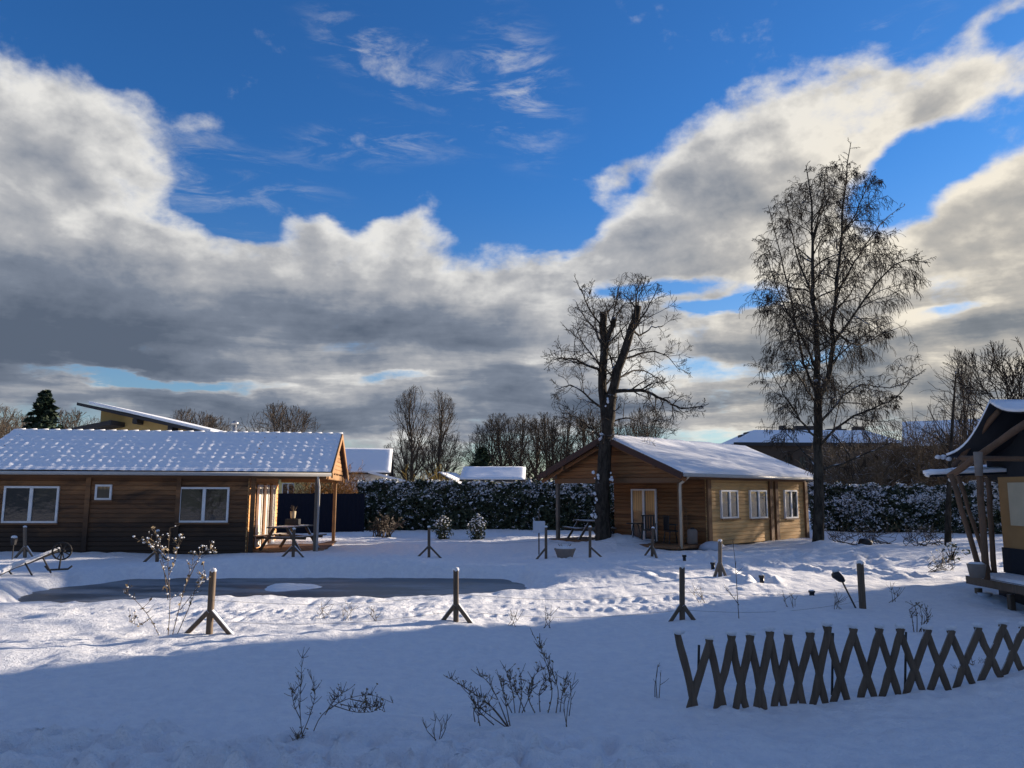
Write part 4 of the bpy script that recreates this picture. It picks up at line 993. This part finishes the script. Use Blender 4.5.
def bushy(label, px, py, h, wd, seed, ns=90, nl=650):
    rg = random.Random(seed); p = G(px, py); t = thing('snowy_bush', label, 'bush', (p.x, p.y, gz(p.x,p.y)), 0, 'small snow laden bushes')
    L = MB(); S = MB(); B = MB()
    for i in range(7): a = rg.uniform(0,6.28); B.tube([(0,0,0),(wd*.5*math.cos(a),wd*.5*math.sin(a),h*.8)],[.02,.008],4)
    for i in range(nl):
        u = rg.random(); a = rg.uniform(0,6.28); r = wd*(1+.45*math.sin(a*3+u*7+seed))*math.sin(math.pi*min(1,u*.8+.15))*rg.random()**.5; L.leaf((r*math.cos(a), r*math.sin(a), h*u), .07, rg)
    for i in range(ns):
        u = rg.random()**.6; a = rg.uniform(0,6.28); r = wd*(1+.45*math.sin(a*3+u*7+seed))*math.sin(math.pi*min(1,u*.8+.15))*rg.uniform(.6,1); S.blob((r*math.cos(a), r*math.sin(a), h*u+.02), rg.uniform(.02,.05), rg, .7, .4, 5, 2)
    B.build('stems','twig',t); L.build('leaves','leaf',t); S.build('snow_clumps','snow',t)
bushy('small snow laden bush in front of the hedge, left of the tilted one', 443, 538, .95, .38, 1)
bushy('tilted snow capped bush in front of the hedge with dark side', 477, 538, 1.05, .36, 2, 150)
bushy('snowy evergreen bush at the right foot of the pollarded tree', 613, 540, 1.25, .45, 3)
bushy('low snowy bush beside the tent deck corner', 952, 562, .5, .4, 4, 60, 60)

# ------------------------------------------------------------------ tent on the right
tn = thing('safari_tent', 'dark canopied safari tent on a raised deck with log poles at the right edge', 'tent', (0,0,0), 0)
def V3(*a): return Vector(a)
ap_ = P(990, 402, 14.0); fe_ = P(946, 456, 16.0); ne_ = V3(8.5, 12.0, 3.42); back_dir = V3(1, .12, 0).normalized()*7
def sheet(a, b, c, d, th=.03, nu=10, nv=10, sag=0.0, m='tent_dark'):
    """a-b lower edge (u), d-c upper edge; sag pulls the middle down"""
    mb = MB(); nn = (b-a).cross(d-a).normalized()
    for lay in (0, 1):
        for j in range(nv+1):
            for i in range(nu+1):
                u = i/nu; v = j/nv; p = a*(1-u)*(1-v)+b*u*(1-v)+c*u*v+d*(1-u)*v
                p = p-V3(0,0,1)*sag*math.sin(math.pi*v)+V3(0,0,1)*.02*math.sin(u*17)*math.sin(v*9)+nn*th*lay
                mb.v.append(tuple(p))
    w_ = nu+1; N = w_*(nv+1)
    for j in range(nv):
        for i in range(nu):
            o = j*w_+i; mb.f.append((o+w_, o+w_+1, o+1, o)); mb.f.append((N+o, N+o+1, N+o+w_+1, N+o+w_))
    for i in range(nu): mb.f.append((i, i+1, N+i+1, N+i)); o = nv*w_+i; mb.f.append((o+1, o, N+o, N+o+1))
    for j in range(nv): o = j*w_; mb.f.append((o+w_, o, N+o, N+o+w_)); o += nu; mb.f.append((o, o+w_, N+o+w_, N+o))
    return mb
fo = sheet(fe_, fe_+back_dir, ap_+back_dir, ap_, sag=.22).build('canopy', 'tent_dark', tn, smooth=True)
no = sheet(ne_+back_dir, ne_, ap_, ap_+back_dir, sag=.22).build('canopy', 'tent_dark', tn, smooth=True)
up = V3(0,0,.05)
sheet(fe_+up, fe_+back_dir+up, ap_+back_dir+up, ap_+up, th=.06, sag=.22).build('snow_cover', 'roof_snow', fo, smooth=True)
sheet(ne_+back_dir+up, ne_+up, ap_+up, ap_+back_dir+up, th=.06, sag=.22).build('snow_cover', 'roof_snow', no, smooth=True)
# added dark sheet standing in for the shaded gable interior, set back
g0 = .9; bd = back_dir.normalized()*g0
ig = MB(); a, b, c = fe_+bd, ne_+bd, ap_+bd-V3(0,0,.1); n_ = 0
lowz = 2.18
ig.v = [tuple(q) for q in (V3(a.x,a.y,lowz), V3(b.x,b.y,lowz), b, c, a)]; ig.v += [tuple(Vector(q)+back_dir.normalized()*.03) for q in ig.v]
ig.f = [(0,1,2,3,4),(9,8,7,6,5),(0,5,6,1),(1,6,7,2),(2,7,8,3),(3,8,9,4),(4,9,5,0)]; ig.build('gable_dark_fill', 'tent_dark', tn)
# valance flap under the far eave corner with snow on its lower cloth
fl1 = P(930, 477, 15.6); fl2 = P(1012, 474, 15.3); d_ = V3(.5, 1.2, .05)
aw = sheet(fl1, fl2, fl2+d_+V3(0,0,.08), fl1+d_, th=.03).build('awning', 'tent_dark', tn, smooth=True)
sheet(fl1+V3(0,0,.045), fl2+V3(0,0,.045), fl2+d_+V3(0,0,.125), fl1+d_+V3(0,0,.045), th=.07).build('snow_cover', 'roof_snow', aw, smooth=True)
sb = MB(); rgs = random.Random(9)
for px, py, r in ((938,457,.06),(943,457,.07),(949,459,.06),(928,475,.06),(938,474,.06),(949,471,.08),(951,480,.06)):
    sb.blob(tuple(P(px,py,15.7)), r, rgs, .75, .3, 7, 3)
sb.build('snow_clumps', 'snow', tn, smooth=True)
def pole(a, b, r, nm='pole', m='tan_beam'):
    mb = MB(); pts = [a+(b-a)*(i/6)+V3(.012*math.sin(i*2.3), .012*math.cos(i*1.9), 0) for i in range(7)]
    mb.tube([tuple(p) for p in pts], [r*(1+.06*math.sin(i*3)) for i in range(7)], 10); return mb.build(nm, m, tn, smooth=True)
DZ = .45
M['log'] = wood('peeled_log', (0.09,0.05,0.03), (0.17,0.10,0.06), gamt=.4, axis=2)
pole(P(978,458,13.5), V3(P(986,571,13.5).x, 13.5, DZ), .055, m='log')
pole(P(951,474,13.8), V3(P(981,562,13.8).x, 13.8, DZ), .045, m='log')
pole(P(958,476,14.1), V3(P(988,545,14.1).x, 14.1, DZ), .035, m='log')
pole(P(988,478,14.1), V3(P(993,560,14.1).x, 14.1, DZ), .045, m='log')
pole(fe_-V3(0,0,.2)+V3(.15,0,0), ap_-V3(0,0,.15)+V3(.15,0,0), .05, 'rafter', 'log')
pole(P(950,476,14.6), P(1030,420,12.6), .06, 'rafter', 'log')
pole(P(962,458,14.6), P(1030,459,13.2), .045, 'tie_pole', 'log')
cn = MB(); cn.tube([tuple(P(978,452,13.46)), tuple(P(979,476,13.46))], [.075,.06], 10); cn.build('pole_sleeve', 'terracotta', tn, smooth=True)
# tan canvas room
a = P(998, 482, 14.15); zb = P(994, 565, 15).z
rm = MB(); rm.box(a.x, a.x+5.5, 12.4, 14.15, DZ+.5, 2.2); rm.build('canvas_wall', 'tent_tan', tn)
rm = MB(); rm.box(a.x-.02, a.x+5.52, 12.38, 14.17, DZ+.06, DZ+.5); rm.build('dark_skirt', 'tent_dark', tn)
b_ = P(1006, 484, 14.2); rm = MB(); rm.box(a.x-.025, a.x-.005, 12.9, 13.85, 1.35, 2.1); rm.build('window_flap', 'tent_cream', tn)
# deck
dk = MB(); X0 = 8.25
for i in range(36): dk.box(X0-.0, X0+7, 9.0+i*.145-.03, 9.0+i*.145+.105, DZ-.03, DZ)
dk.build('deck_boards', 'grey_wood', tn)
b = MB(); b.box(X0-.045, X0-.003, 8.9, 14.25, DZ-.15, DZ-.01); b.build('deck_edge', 'post_wood', tn)
sn = MB(); sn.quadbox([(X0-.02,9,DZ+.003),(X0+6,9,DZ+.003),(X0+6,14.2,DZ+.003),(X0-.02,14.2,DZ+.003),(X0,9,DZ+.055),(X0+6,9,DZ+.055),(X0+6,14.15,DZ+.055),(X0,14.15,DZ+.055)]); sn.build('deck_snow', 'snow', tn)
for yy in (9.9, 10.6, 12.0, 12.4, 13.2, 14.1):
    b = MB(); b.beam((X0+.08, yy, -.1), (X0+.08, yy, DZ-.21), .1, .1); b.build('deck_post', 'post_wood', tn)
b = MB(); b.box(X0+.5, X0+.55, 9, 14.2, -.1, DZ-.04); b.build('deck_skirt', 'black', tn)
bk = thing('plastic_tub', 'pale tub standing on the tent deck beside the front pole', 'tub', (P(974,572,13.3).x+.05, 13.3, DZ+.055), 0)
b = MB(); b.tube([(0,0,0),(0,0,.2),(0,0,.22)], [.11,.145,.15], 16); b.build('body', 'terracotta', bk, smooth=True)
b = MB(); b.tube([(0,0,.225),(0,0,.25)], [.13,.09], 16); b.build('snow_cap', 'snow', bk, smooth=True)
bk = thing('plastic_bucket', 'pale bucket in the snow under the tent deck edge', 'bucket', (G(985,602).x, G(985,602).y, gz(8.2,13.4)), 0)
b = MB(); b.tube([(0,0,0),(0,0,.16)], [.1,.13], 14); b.build('body', 'sign', bk, smooth=True)

# ------------------------------------------------------------------ braced posts round the pond
def braced_post(label, px, pyt, pyb, braces=((-1,.0),(1,.0)), bl=.45, lean=0, wdt=.075, m='post_wood', bh=.32):
    g_ = G(px, pyb); z0 = gz(g_.x, g_.y); top = P(px+lean, pyt, g_.y); h = top.z-z0
    t = thing('braced_post', label, 'post', (g_.x, g_.y, z0), 0, 'short wooden posts around the pond')
    b = MB(); b.beam((0,0,-.1), (top.x-g_.x, 0, h), wdt, wdt, (0,1,0)); b.build('post', m, t)
    for sx, sy in braces:
        b = MB(); b.beam((sx*.02, sy*.1-.02, bh), (sx*bl, sy*bl-.03, -.04), .06, .06); b.build('brace', m, t)
    rgq = random.Random(int(px)); b = MB(); b.blob((top.x-g_.x, 0, h+.005), wdt*.68, rgq, .75, .15, 8, 3); b.build('snow_cap', 'snow', t, smooth=True)
    return t, g_, z0, h
posts = {}
for key, lab, px, pyt, pyb, kw in (
 ('a','braced wooden post nearest the camera on the left by the snowy weed', 209, 571, 637, dict(lean=4, bl=.34, bh=.30)),
 ('b','dark braced post in front of the middle of the pond', 456, 570, 625, dict(bl=.24, bh=.24)),
 ('c','dark braced post left of the leaning lamp, in front of the right cabin', 682, 567, 620, dict(bl=.22, bh=.24)),
 ('e','braced post behind the snow laden weed by the left cabin wall', 157, 531, 563, dict(bl=.38, lean=1)),
 ('f','braced post in front of the left cabin picnic table', 293, 529, 561, dict(bl=.36, lean=1)),
 ('g','braced post standing alone behind the pond centre', 429, 527, 560, dict(bl=.38)),
 ('h','braced post beside the white sign', 546, 527, 560, dict(braces=((-1,0),), bl=.32)),
 ('i','braced post right of the clay planter, at the foot of the pollarded tree', 590, 527, 560, dict(braces=((1,0),), bl=.42)),
 ('j','braced post in front of the glazed cabin door', 652, 528, 560, dict(braces=((-1,0),(.4,-.6)), bl=.28, lean=1)),
 ('k','pale braced post with a snow heaped foot in front of the cabin corner', 720, 541, 580, dict(braces=((-.6,0),(.6,0)), bl=.25, m='grey_wood')),
 ('l','post with snow heaped braces left of the old plough wheel', 25, 527, 560, dict(bl=.3, m='grey_wood')),
 ): posts[key] = braced_post(lab, px, pyt, pyb, **kw)
p4 = braced_post('plain slanting post without braces beside the leaning lamp', 863, 563, 612, braces=(), lean=-3, wdt=.09); posts['d'] = p4
# wires between the near posts
def wire(label, ks, fr):
    b = MB(); pts = []
    for k in ks:
        _, g_, z0, h = posts[k]; pts.append(Vector((g_.x, g_.y-.045, z0+h*fr)))
    o_ = pts[0].copy()
    for i in range(len(pts)-1):
        seg = [tuple(pts[i].lerp(pts[i+1], j/8)-Vector((0,0,.10*math.sin(math.pi*j/8)))-o_) for j in range(9)]
        b.tube(seg, [.0018]*9, 4)
    o = b.build('fence_wire', 'wire'); o.location = o_; tag(o, label, 'wire', 'wires strung between the pond posts')
wire('upper thin wire strung along the four near pond posts', 'abcd', .55)
wire('lower thin wire strung along the four near pond posts', 'abcd', .22)
wire('thin wire strung along the posts on the far side of the pond', 'efghij', .6)
# sign on its own stake
g_ = G(539, 555); sg = thing('notice_sign', 'blank white notice board on a thin stake near the hedge', 'sign', (g_.x, g_.y, 0), 0)
b = MB(); b.beam((0,.03,0), (0,.03,1.35), .05, .04); b.build('stake', 'post_wood', sg)
b = MB(); a = P(533,521,g_.y)-g_; c_ = P(545,533,g_.y)-g_; b.box(a.x, c_.x, -.012, .008, c_.z, a.z); b.build('board', 'sign', sg)
# clay planter
g_ = G(565, 559); pl = thing('planter', 'round clay planter filled with snow between two posts', 'planter', (g_.x, g_.y, 0), 0)
b = MB(); b.tube([(0,0,0),(0,0,.05),(0,0,.24),(0,0,.26),(0,0,.30)], [.20,.22,.29,.31,.31], 20); b.build('pot', 'terracotta', pl, smooth=False)
b = MB(); b.blob((0,0,.29), .28, random.Random(3), .3, .08, 14, 4); b.build('snow_fill', 'snow', pl, smooth=True)
rgq = random.Random(7); b = MB()
for i in range(14): a = rgq.uniform(0,6.28); b.tube([(.1*math.cos(a),.1*math.sin(a),.3),(.2*math.cos(a),.2*math.sin(a),.42)],[.005,.003],3)
b.build('dead_stems','stalk',pl)
# bollard lights
def bollard(label, px, pyb, h, tilt=0):
    g_ = G(px, pyb); t = thing('garden_light', label, 'light', (g_.x, g_.y, gz(g_.x,g_.y)-.02), 0, 'small black garden lights in the snow')
    b = MB(); b.tube([(0,0,0),(0,0,h*.75)], [.045,.045], 12); b.build('stem','black',t,smooth=True)
    b = MB(); b.tube([(0,0,h*.76),(0,0,h)], [.06,.06], 12); b.build('cap','black',t)
    b = MB(); b.blob((0,0,h+.003), .05, random.Random(1), .35, .1, 8, 3); b.build('snow_cap','snow',t,smooth=True)
bollard('small black garden light behind the dark braced post', 684.5, 563, .22); bollard('small black garden light left of the pale snow footed post', 713, 571, .2)
bollard('small black garden light right of the pale snow footed post', 762, 586, .2); bollard('smallest black garden light left of the leaning lamp', 812, 598, .13)
# leaning lamp
g_ = G(858, 611); lp = thing('garden_spotlight', 'black garden spotlight with snow on it leaning left on a thin rod', 'lamp', (g_.x, g_.y, gz(g_.x,g_.y)), 0)
tp = P(841,579,g_.y)-Vector(lp.location); b = MB(); b.tube([(0,0,-.05), tuple(tp)], [.014,.014], 6); b.build('rod','black',lp)
t2 = P(835,574,g_.y)-Vector(lp.location); dirr = (t2-tp).normalized(); b = MB(); b.tube([tuple(tp-dirr*.06), tuple(tp), tuple(t2), tuple(t2+dirr*.03)], [.03,.06,.075,.05], 12); b.build('lamp_head','black',lp,smooth=True)
b = MB(); b.blob(tuple(t2+Vector((.01,0,.06))), .07, random.Random(2), .6, .15, 8, 3); b.build('snow_cap','snow',lp,smooth=True)

# ------------------------------------------------------------------ old plough by the left cabin
Yp = 18.3; pl = thing('old_plough', 'old iron plough with spoked wheel and a snow laden beam at the left edge', 'plough', (0,0,0), 0)
def pp(px, py, dy=0): return P(px, py, Yp+dy)
b = MB(); bp = [pp(-40,592,-1.2), pp(0,574,-.6), pp(15,567,-.2), pp(30,562,0), pp(60,550,.3)]; b.tube([tuple(q) for q in bp], [.035]*5, 8); b.build('beam','iron',pl,smooth=True)
b = MB(); b.tube([tuple(q+Vector((0,0,.045))) for q in bp], [.05,.06,.065,.055,.03], 8); b.build('snow_load','snow',pl,smooth=True)
wc = pp(62, 551, .2); r = .20
b = MB(); b.tube([tuple(wc+Vector((r*math.cos(a)*.95, r*.3*math.cos(a), r*math.sin(a)))) for a in [i*2*math.pi/20 for i in range(21)]], [.02]*21, 6); wo = b.build('wheel','iron',pl,smooth=True)
for i in range(4):
    a = i*math.pi/4+.3; dv = Vector((r*math.cos(a)*.95, r*.3*math.cos(a), r*math.sin(a))); b = MB(); b.beam(wc-dv, wc+dv, .022, .022); b.build('spoke','iron',wo)
b = MB(); b.tube([tuple(wc-Vector((.03,.07,0))), tuple(wc+Vector((.03,.07,0)))], [.04,.04], 8); b.build('hub','iron',wo)
b = MB(); b.tube([tuple(pp(45,566)), tuple(pp(48,570)), tuple(pp(68,569)), tuple(pp(72,566))], [.022]*4, 6); b.tube([tuple(wc), tuple(pp(59,569))], [.02,.02], 6); b.build('skid','iron',pl,smooth=True)
for x0_, y0_, x1_, y1_ in ((8,570,18,582),(25,563,33,577),(43,558,51,573),(-14,580,-4,594)):
    b = MB(); b.beam(pp(x0_,y0_,-.2), pp(x1_,y1_,-.2), .03, .03); b.build('tine','iron',pl)
g_ = G(12, 562); sm = thing('garden_lantern', 'small dark lantern on a stake at the left edge, snow on top', 'light', (g_.x,g_.y,0), 0)
b = MB(); b.tube([(0,0,-.05),(0,0,.45)],[.015,.015],6); b.build('stake','black',sm)
b = MB(); b.tube([(0,0,.45),(0,0,.62)],[.06,.09],8); b.build('lantern_head','black',sm)
b = MB(); b.blob((0,0,.65),.08,random.Random(2),.6,.15,8,3); b.build('snow_cap','snow',sm,smooth=True)

# ------------------------------------------------------------------ crossed slat fence
fx = thing('lattice_fence', 'low fence of crossed dark half-round slats capped with snow in the foreground', 'fence', (0,0,0), 0)
tops = [(679,634),(710,639),(732,635),(751,635),(770,631),(789,634),(811,632),(828,626),(854,628),(880,628),(901,628),(928,629),(952,630),(979,627),(1004,624),(1024,626),(1050,628),(1075,626)]
fy = lambda px: 7.02+.55*max(0,(px-683))/300
rg = random.Random(14); bots = []
def slat(a, b, rr, m='post_wood', snowcap=True):
    mb = MB(); d = (b-a); n = 7; pts = []; 
    for i in range(n): pts.append(tuple(a+d*(i/(n-1))+Vector((rg.gauss(0,.003), 0, 0))))
    # half-round section, flat side towards the back
    k = 8; ax = d.normalized(); sx = ax.cross(Vector((0,1,0))).normalized(); fr = Vector((0,-1,0)); base_i = len(mb.v)
    for i, p_ in enumerate(pts):
        w_ = rr*(1+rg.uniform(-.06,.06))*(.86 if i in (0,n-1) else 1)
        for j in range(k):
            ang = math.pi*j/(k-1); mb.v.append(tuple(Vector(p_)+sx*w_*math.cos(ang)+fr*w_*.62*math.sin(ang)))
    for i in range(n-1):
        for j in range(k):
            jj = (j+1) % k; mb.f.append((i*k+j, i*k+jj, (i+1)*k+jj, (i+1)*k+j))
    mb.f.append(tuple(range(k-1,-1,-1))); mb.f.append(tuple((n-1)*k+j for j in range(k)))
    return mb.build('slat', m, fx, smooth=False)
for i, (px, py) in enumerate(tops):
    Yf = fy(px); tp = P(px, py, Yf)
    # right-leaning "\" from the top down to the right, behind
    if i < len(tops)-1:
        sp_ = 4.5+max(0,px-720)*.026; bx = (px*.55+tops[i+1][0]*.45)+sp_+rg.uniform(-1.5,1.5); b_ = P(bx, 698-(bx-690)*.05, Yf+.04); b_.z = gz(b_.x,b_.y)-.03; t_ = tp+Vector((-.005,.045,-.005)); slat(b_, t_+Vector((0,0,rg.uniform(0,.012))), .034)
    if i > 0:
        sp_ = 4.5+max(0,px-720)*.026; bx = (tops[i-1][0]*.55+px*.45)-sp_+rg.uniform(-1.5,1.5); b_ = P(bx, 700-(bx-690)*.05, Yf); b_.z = gz(b_.x,b_.y)-.03; slat(b_, tp+Vector((.006,0,0)), .036)
    cap = MB(); cap.blob(tuple(tp+Vector((.0,.015,.016))), .052, rg, .5, .2, 8, 3); cap.build('snow_cap','snow',fx,smooth=True)
for px, pt, pb in ((699,645,690),(833,633,695),(906,632,690)):
    a = P(px,pt,fy(px)+.08); b_ = P(px-1,pb,fy(px)+.08); b = MB(); b.tube([tuple(b_), tuple(a)], [.012,.011], 6); b.build('stake','iron',fx)
bb = MB(); rg2 = random.Random(6)

# ------------------------------------------------------------------ plants in the snow
def plant(name, label, px, pyb, stems, m='stalk', leafm_='dryleaf', leaves=0, ls=.02, snow=0, srad=(.008,.02), group=None, cat='plant', r=.004, side=0, sd_=1, Yd=None):
    """stems: pixel polylines [(px,py),...] with depth jitter"""
    rg = random.Random(sd_); g_ = G(px, pyb); z0 = gz(g_.x, g_.y); Yd = g_.y; t = thing(name, label, cat, (g_.x, g_.y, z0), 0, group)
    o = Vector((g_.x, g_.y, z0)); S = MB(); Lf = MB(); Sn = MB(); allp = []
    for st in stems:
        dy = rg.uniform(-.12,.12)*Yd/7; pts = []
        for k, (x, y) in enumerate(st): pts.append(tuple(P(x, y, Yd+dy*k/len(st))-o))
        if len(pts) > 2: pts = spline(pts, 4)
        n = len(pts); rr_ = r*1.05*Yd/6.5; S.tube(pts, [rr_*(1-.65*i/(n-1)) for i in range(n)], 5); 
        allp += pts[1:]
        for q in range(side):
            i = rg.randrange(max(1,n//3), n); d = Vector((rg.gauss(0,1), rg.gauss(0,1), abs(rg.gauss(0,1))+.6)).normalized()*rg.uniform(.03,.11)*Yd/6.5
            p0 = Vector(pts[i]); p1 = p0+d*.5+Vector((0,0,-.004)); p2 = p0+d; S.tube([tuple(p0),tuple(p1),tuple(p2)], [rr_*.6,rr_*.5,rr_*.35], 4); allp += [tuple(p1), tuple(p2)]
    S.build('stems', m, t)
    if leaves:
        for i in range(leaves):
            p_ = allp[rg.randrange(len(allp))]; Lf.leaf(vadd(p_, (rg.gauss(0,.008),rg.gauss(0,.008),rg.gauss(0,.008))), ls*rg.uniform(.6,1.3), rg)
        Lf.build('leaves', leafm_, t)
    if snow:
        for i in range(snow):
            p_ = allp[rg.randrange(len(allp))]; Sn.blob(vadd(p_, (rg.gauss(0,.006),rg.gauss(0,.006),.008)), rg.uniform(*srad), rg, .7, .3, 6, 2)
        Sn.build('snow_clumps', 'snow', t, smooth=True)
    return t
plant('snowy_weed', 'tall leafy weed loaded with snow clumps left of the near braced post', 165, 638,
 [[(160,638),(150,618),(135,600),(124,593)],[(168,637),(170,600),(168,560),(170,528)],[(168,600),(164,570),(160,545),(155,530)],[(172,637),(180,605),(187,580),(195,562),(213,551)],[(176,637),(190,605),(197,585),(205,575)],[(169,575),(175,560),(178,545),(181,537)],[(170,590),(160,560),(150,545),(143,543)],[(186,585),(200,556),(208,550),(216,553)],[(180,610),(196,590),(206,580)],[(150,618),(140,625),(130,622)],[(168,560),(160,548),(148,543)]],
 leaves=150, ls=.032, snow=230, srad=(.006,.019), side=11, r=.0035, sd_=3, cat='weed')
plant('dry_weed', 'thin upright dry weed at the lower left', 303, 745, [[(303,745),(300,710),(301,680),(302,658)],[(302,735),(310,715),(315,695),(312,680)],[(301,720),(294,705),(292,690)],[(302,742),(298,738),(296,744)]], side=26, leaves=50, ls=.012, sd_=4, cat='weed')
plant('dry_weed', 'arching dry weed with seed head right of the thin upright one', 313, 738, [[(311,738),(322,715),(345,700),(370,695),(393,703)],[(325,715),(335,700),(347,690)],[(340,704),(360,708),(380,706)],[(335,706),(355,712),(372,712)],[(350,699),(370,704),(385,712)]], side=24, leaves=90, ls=.014, sd_=5, cat='weed')
plant('dry_weed', 'tiny dry weed at the bottom of the picture', 437, 748, [[(437,748),(434,732),(436,718)],[(437,746),(445,730),(446,722)],[(436,740),(428,732),(426,728)],[(438,746),(441,728),(439,720)]], side=5, sd_=6, cat='weed')
plant('dry_weed', 'bent bundle of dry stalks leaning left, bottom centre', 505, 728, [[(508,727),(490,705),(465,688),(451,679)],[(508,728),(492,708),(475,695),(460,684)],[(509,728),(498,700),(488,682),(480,676)],[(507,728),(485,712),(472,700)],[(510,726),(505,700),(500,680)],[(480,726),(478,712),(484,700)],[(475,722),(474,710),(482,698)],[(494,725),(480,712),(470,695)]], side=14, leaves=60, ls=.014, sd_=7, cat='weed', r=.005, snow=18)
plant('dry_weed', 'tall dark dry weed with seed heads right of the bent bundle', 545, 714, [[(548,713),(552,690),(545,660),(536,640)],[(556,713),(558,690),(549,665),(540,645)],[(535,713),(528,695),(535,675),(545,668)],[(525,712),(518,695),(510,680)],[(540,712),(540,690),(552,675)],[(560,712),(562,695),(566,680)]], side=22, leaves=110, ls=.018, sd_=8, cat='weed', r=.0045)
plant('dry_weed', 'sparse dry stalks with small heads between the bundle and tall weed', 517, 713, [[(515,713),(512,690),(505,668)],[(519,713),(522,690),(520,672)],[(522,713),(530,695),(533,684)],[(512,713),(504,695),(503,680)]], side=16, leaves=90, ls=.014, sd_=9, cat='weed')
plant('dry_weed', 'thin straight dry stalks at the right of the centre clump', 568, 729, [[(566,729),(568,705),(574,680)],[(567,728),(564,708),(566,692)],[(569,716),(571,700),(570,684)]], side=4, leaves=8, ls=.01, sd_=10, cat='weed')
plant('dry_weed', 'short dark twigs left of the crossed slat fence', 657, 698, [[(657,698),(656,680),(658,664)],[(659,698),(660,685),(661,670)],[(655,697),(655,685),(657,675)]], side=2, sd_=11, cat='weed')
plant('dry_weed', 'tall thin stalk right of the pale snow footed post', 739, 621, [[(739,621),(737,590),(735,560),(733,545)],[(739,605),(733,597),(727,590)]], side=4, sd_=12, cat='weed', r=.0035)
plant('dry_weed', 'bushy dry grass right behind the crossed slat fence', 919, 632, [[(914,632),(912,618),(909,610)],[(917,632),(917,616),(915,606)],[(921,632),(922,618),(920,607)],[(924,632),(928,618),(926,610)],[(919,632),(925,622),(930,616)]], side=7, leaves=60, ls=.018, sd_=13, cat='weed')
plant('dry_weed', 'dead tuft at the snowbank where the slat fence is buried', 985, 682, [[(980,682),(976,670),(972,662)],[(985,682),(986,668),(992,655)],[(988,682),(996,672),(1002,668)],[(978,680),(966,672),(958,671)],[(990,680),(990,668),(984,660)]], side=10, leaves=30, ls=.012, snow=25, sd_=14, cat='weed')
rgw = random.Random(77)
wl_ = [('dead weed tips poking through the snow left of the middle post', 375, 625),('thin weed tip between the left and middle posts', 322, 622),('short weed tip near the middle of the near bank', 348, 624),('low weed just right of the middle post', 512, 627),('low weed between middle and right posts', 545, 628),('small weed left of the pale snow footed post', 700, 604),('low weed right of the tall thin stalk', 790, 612),('low dry weed by the leaning lamp', 840, 612),('low weed tuft right of the plain slanting post', 893, 604)]
for i, (lab, px, py) in enumerate(wl_):
    st = [[(px+rgw.uniform(-6,6), py), (px+rgw.uniform(-6,6), py-rgw.uniform(6,14))] for _ in range(4)]
    plant('weed_tip', lab, px, py, st, side=3, leaves=8, ls=.012, sd_=20+i, cat='weed', r=.003, group='weeds poking through snow on the near bank')
rgw = random.Random(78)
for i, (lab, px, py) in enumerate((('dead stalks below the right hedge near the birch', 845, 545),('dead stalks below the middle of the right hedge', 880, 544),('dead stalks left of the thin trunk by the tent', 915, 546),('dead stalks right beside the thin trunk by the tent', 935, 545),('dead stalks at the left of the tent deck', 940, 572))):
    st = [[(px+rgw.uniform(-14,14), py), (px+rgw.uniform(-16,16), py-6), (px+rgw.uniform(-18,18), py-rgw.uniform(8,16))] for _ in range(12)]
    plant('dead_stalks', lab, px, py, st, side=5, sd_=40+i, cat='weed', r=.0028, group='dead stalks below the right hedge', snow=12, srad=(.02,.04))
st = thing('stone', 'small dark stone or windfall lying on the snow at bottom centre', 'stone', tuple(G(534,753).xy)+(gz(G(534,753).x,G(534,753).y),), 0)
b = MB(); b.blob((0,0,.01), .03, random.Random(5), .8, .2, 9, 4); b.build('body', 'iron', st, smooth=True)
# thin trunk by the tent
yt_ = G(948,547).y; tt = thing('thin_tree', 'thin bare trunk standing just left of the tent', 'tree', (P(948,547,yt_).x, yt_, 0), 0)
T = MB(); C = MB(); pr = dict(wig=.13, grav=[0,.05,.02,0], nc=[6,4,3], ang=(.4,1.0), up=.15, ratio=.5, rmin=.006, tl=1); rg = random.Random(50)
o_ = Vector((P(948,547,yt_).x, yt_, 0))
ptz = [tuple(P(x,y,yt_)-o_) for x, y in ((948,549),(948,520),(949,490),(951,450),(954,400),(956,372))]; ptz = spline(ptz, 3); n = len(ptz)
T.tube(ptz, [.13*(1-.85*i/(n-1)) for i in range(n)], 8); branch(T, C, ptz, [.05*(1-.7*i/(n-1)) for i in range(n)], [(0,0,1)]*n, 2.6, 1, 3, rg, pr, t0=.35, nc=26)
T.build('trunk','bark',tt,smooth=True); C.build('crown','twig',tt)
# blue-green tarp heap in the snow by the cabin corner
g_ = G(712,549); b = MB(); b.blob((0,0,.06), .42, random.Random(8), .5, .2, 12, 4); hp = b.build('tarp_heap','sign',smooth=True); hp.location = (g_.x,g_.y,0); tag(hp,'low pale tarp heap in the snow at the cabin corner','tarp')
g_ = G(865,545); b = MB(); b.blob((0,0,.08), .28, random.Random(9), .6, .25, 10, 4); hp = b.build('stone','iron',smooth=True); hp.location = (g_.x-.2*0,g_.y,0); tag(hp,'dark stone lying by the right of the birch foot','stone')
print('done', len(bpy.data.objects))
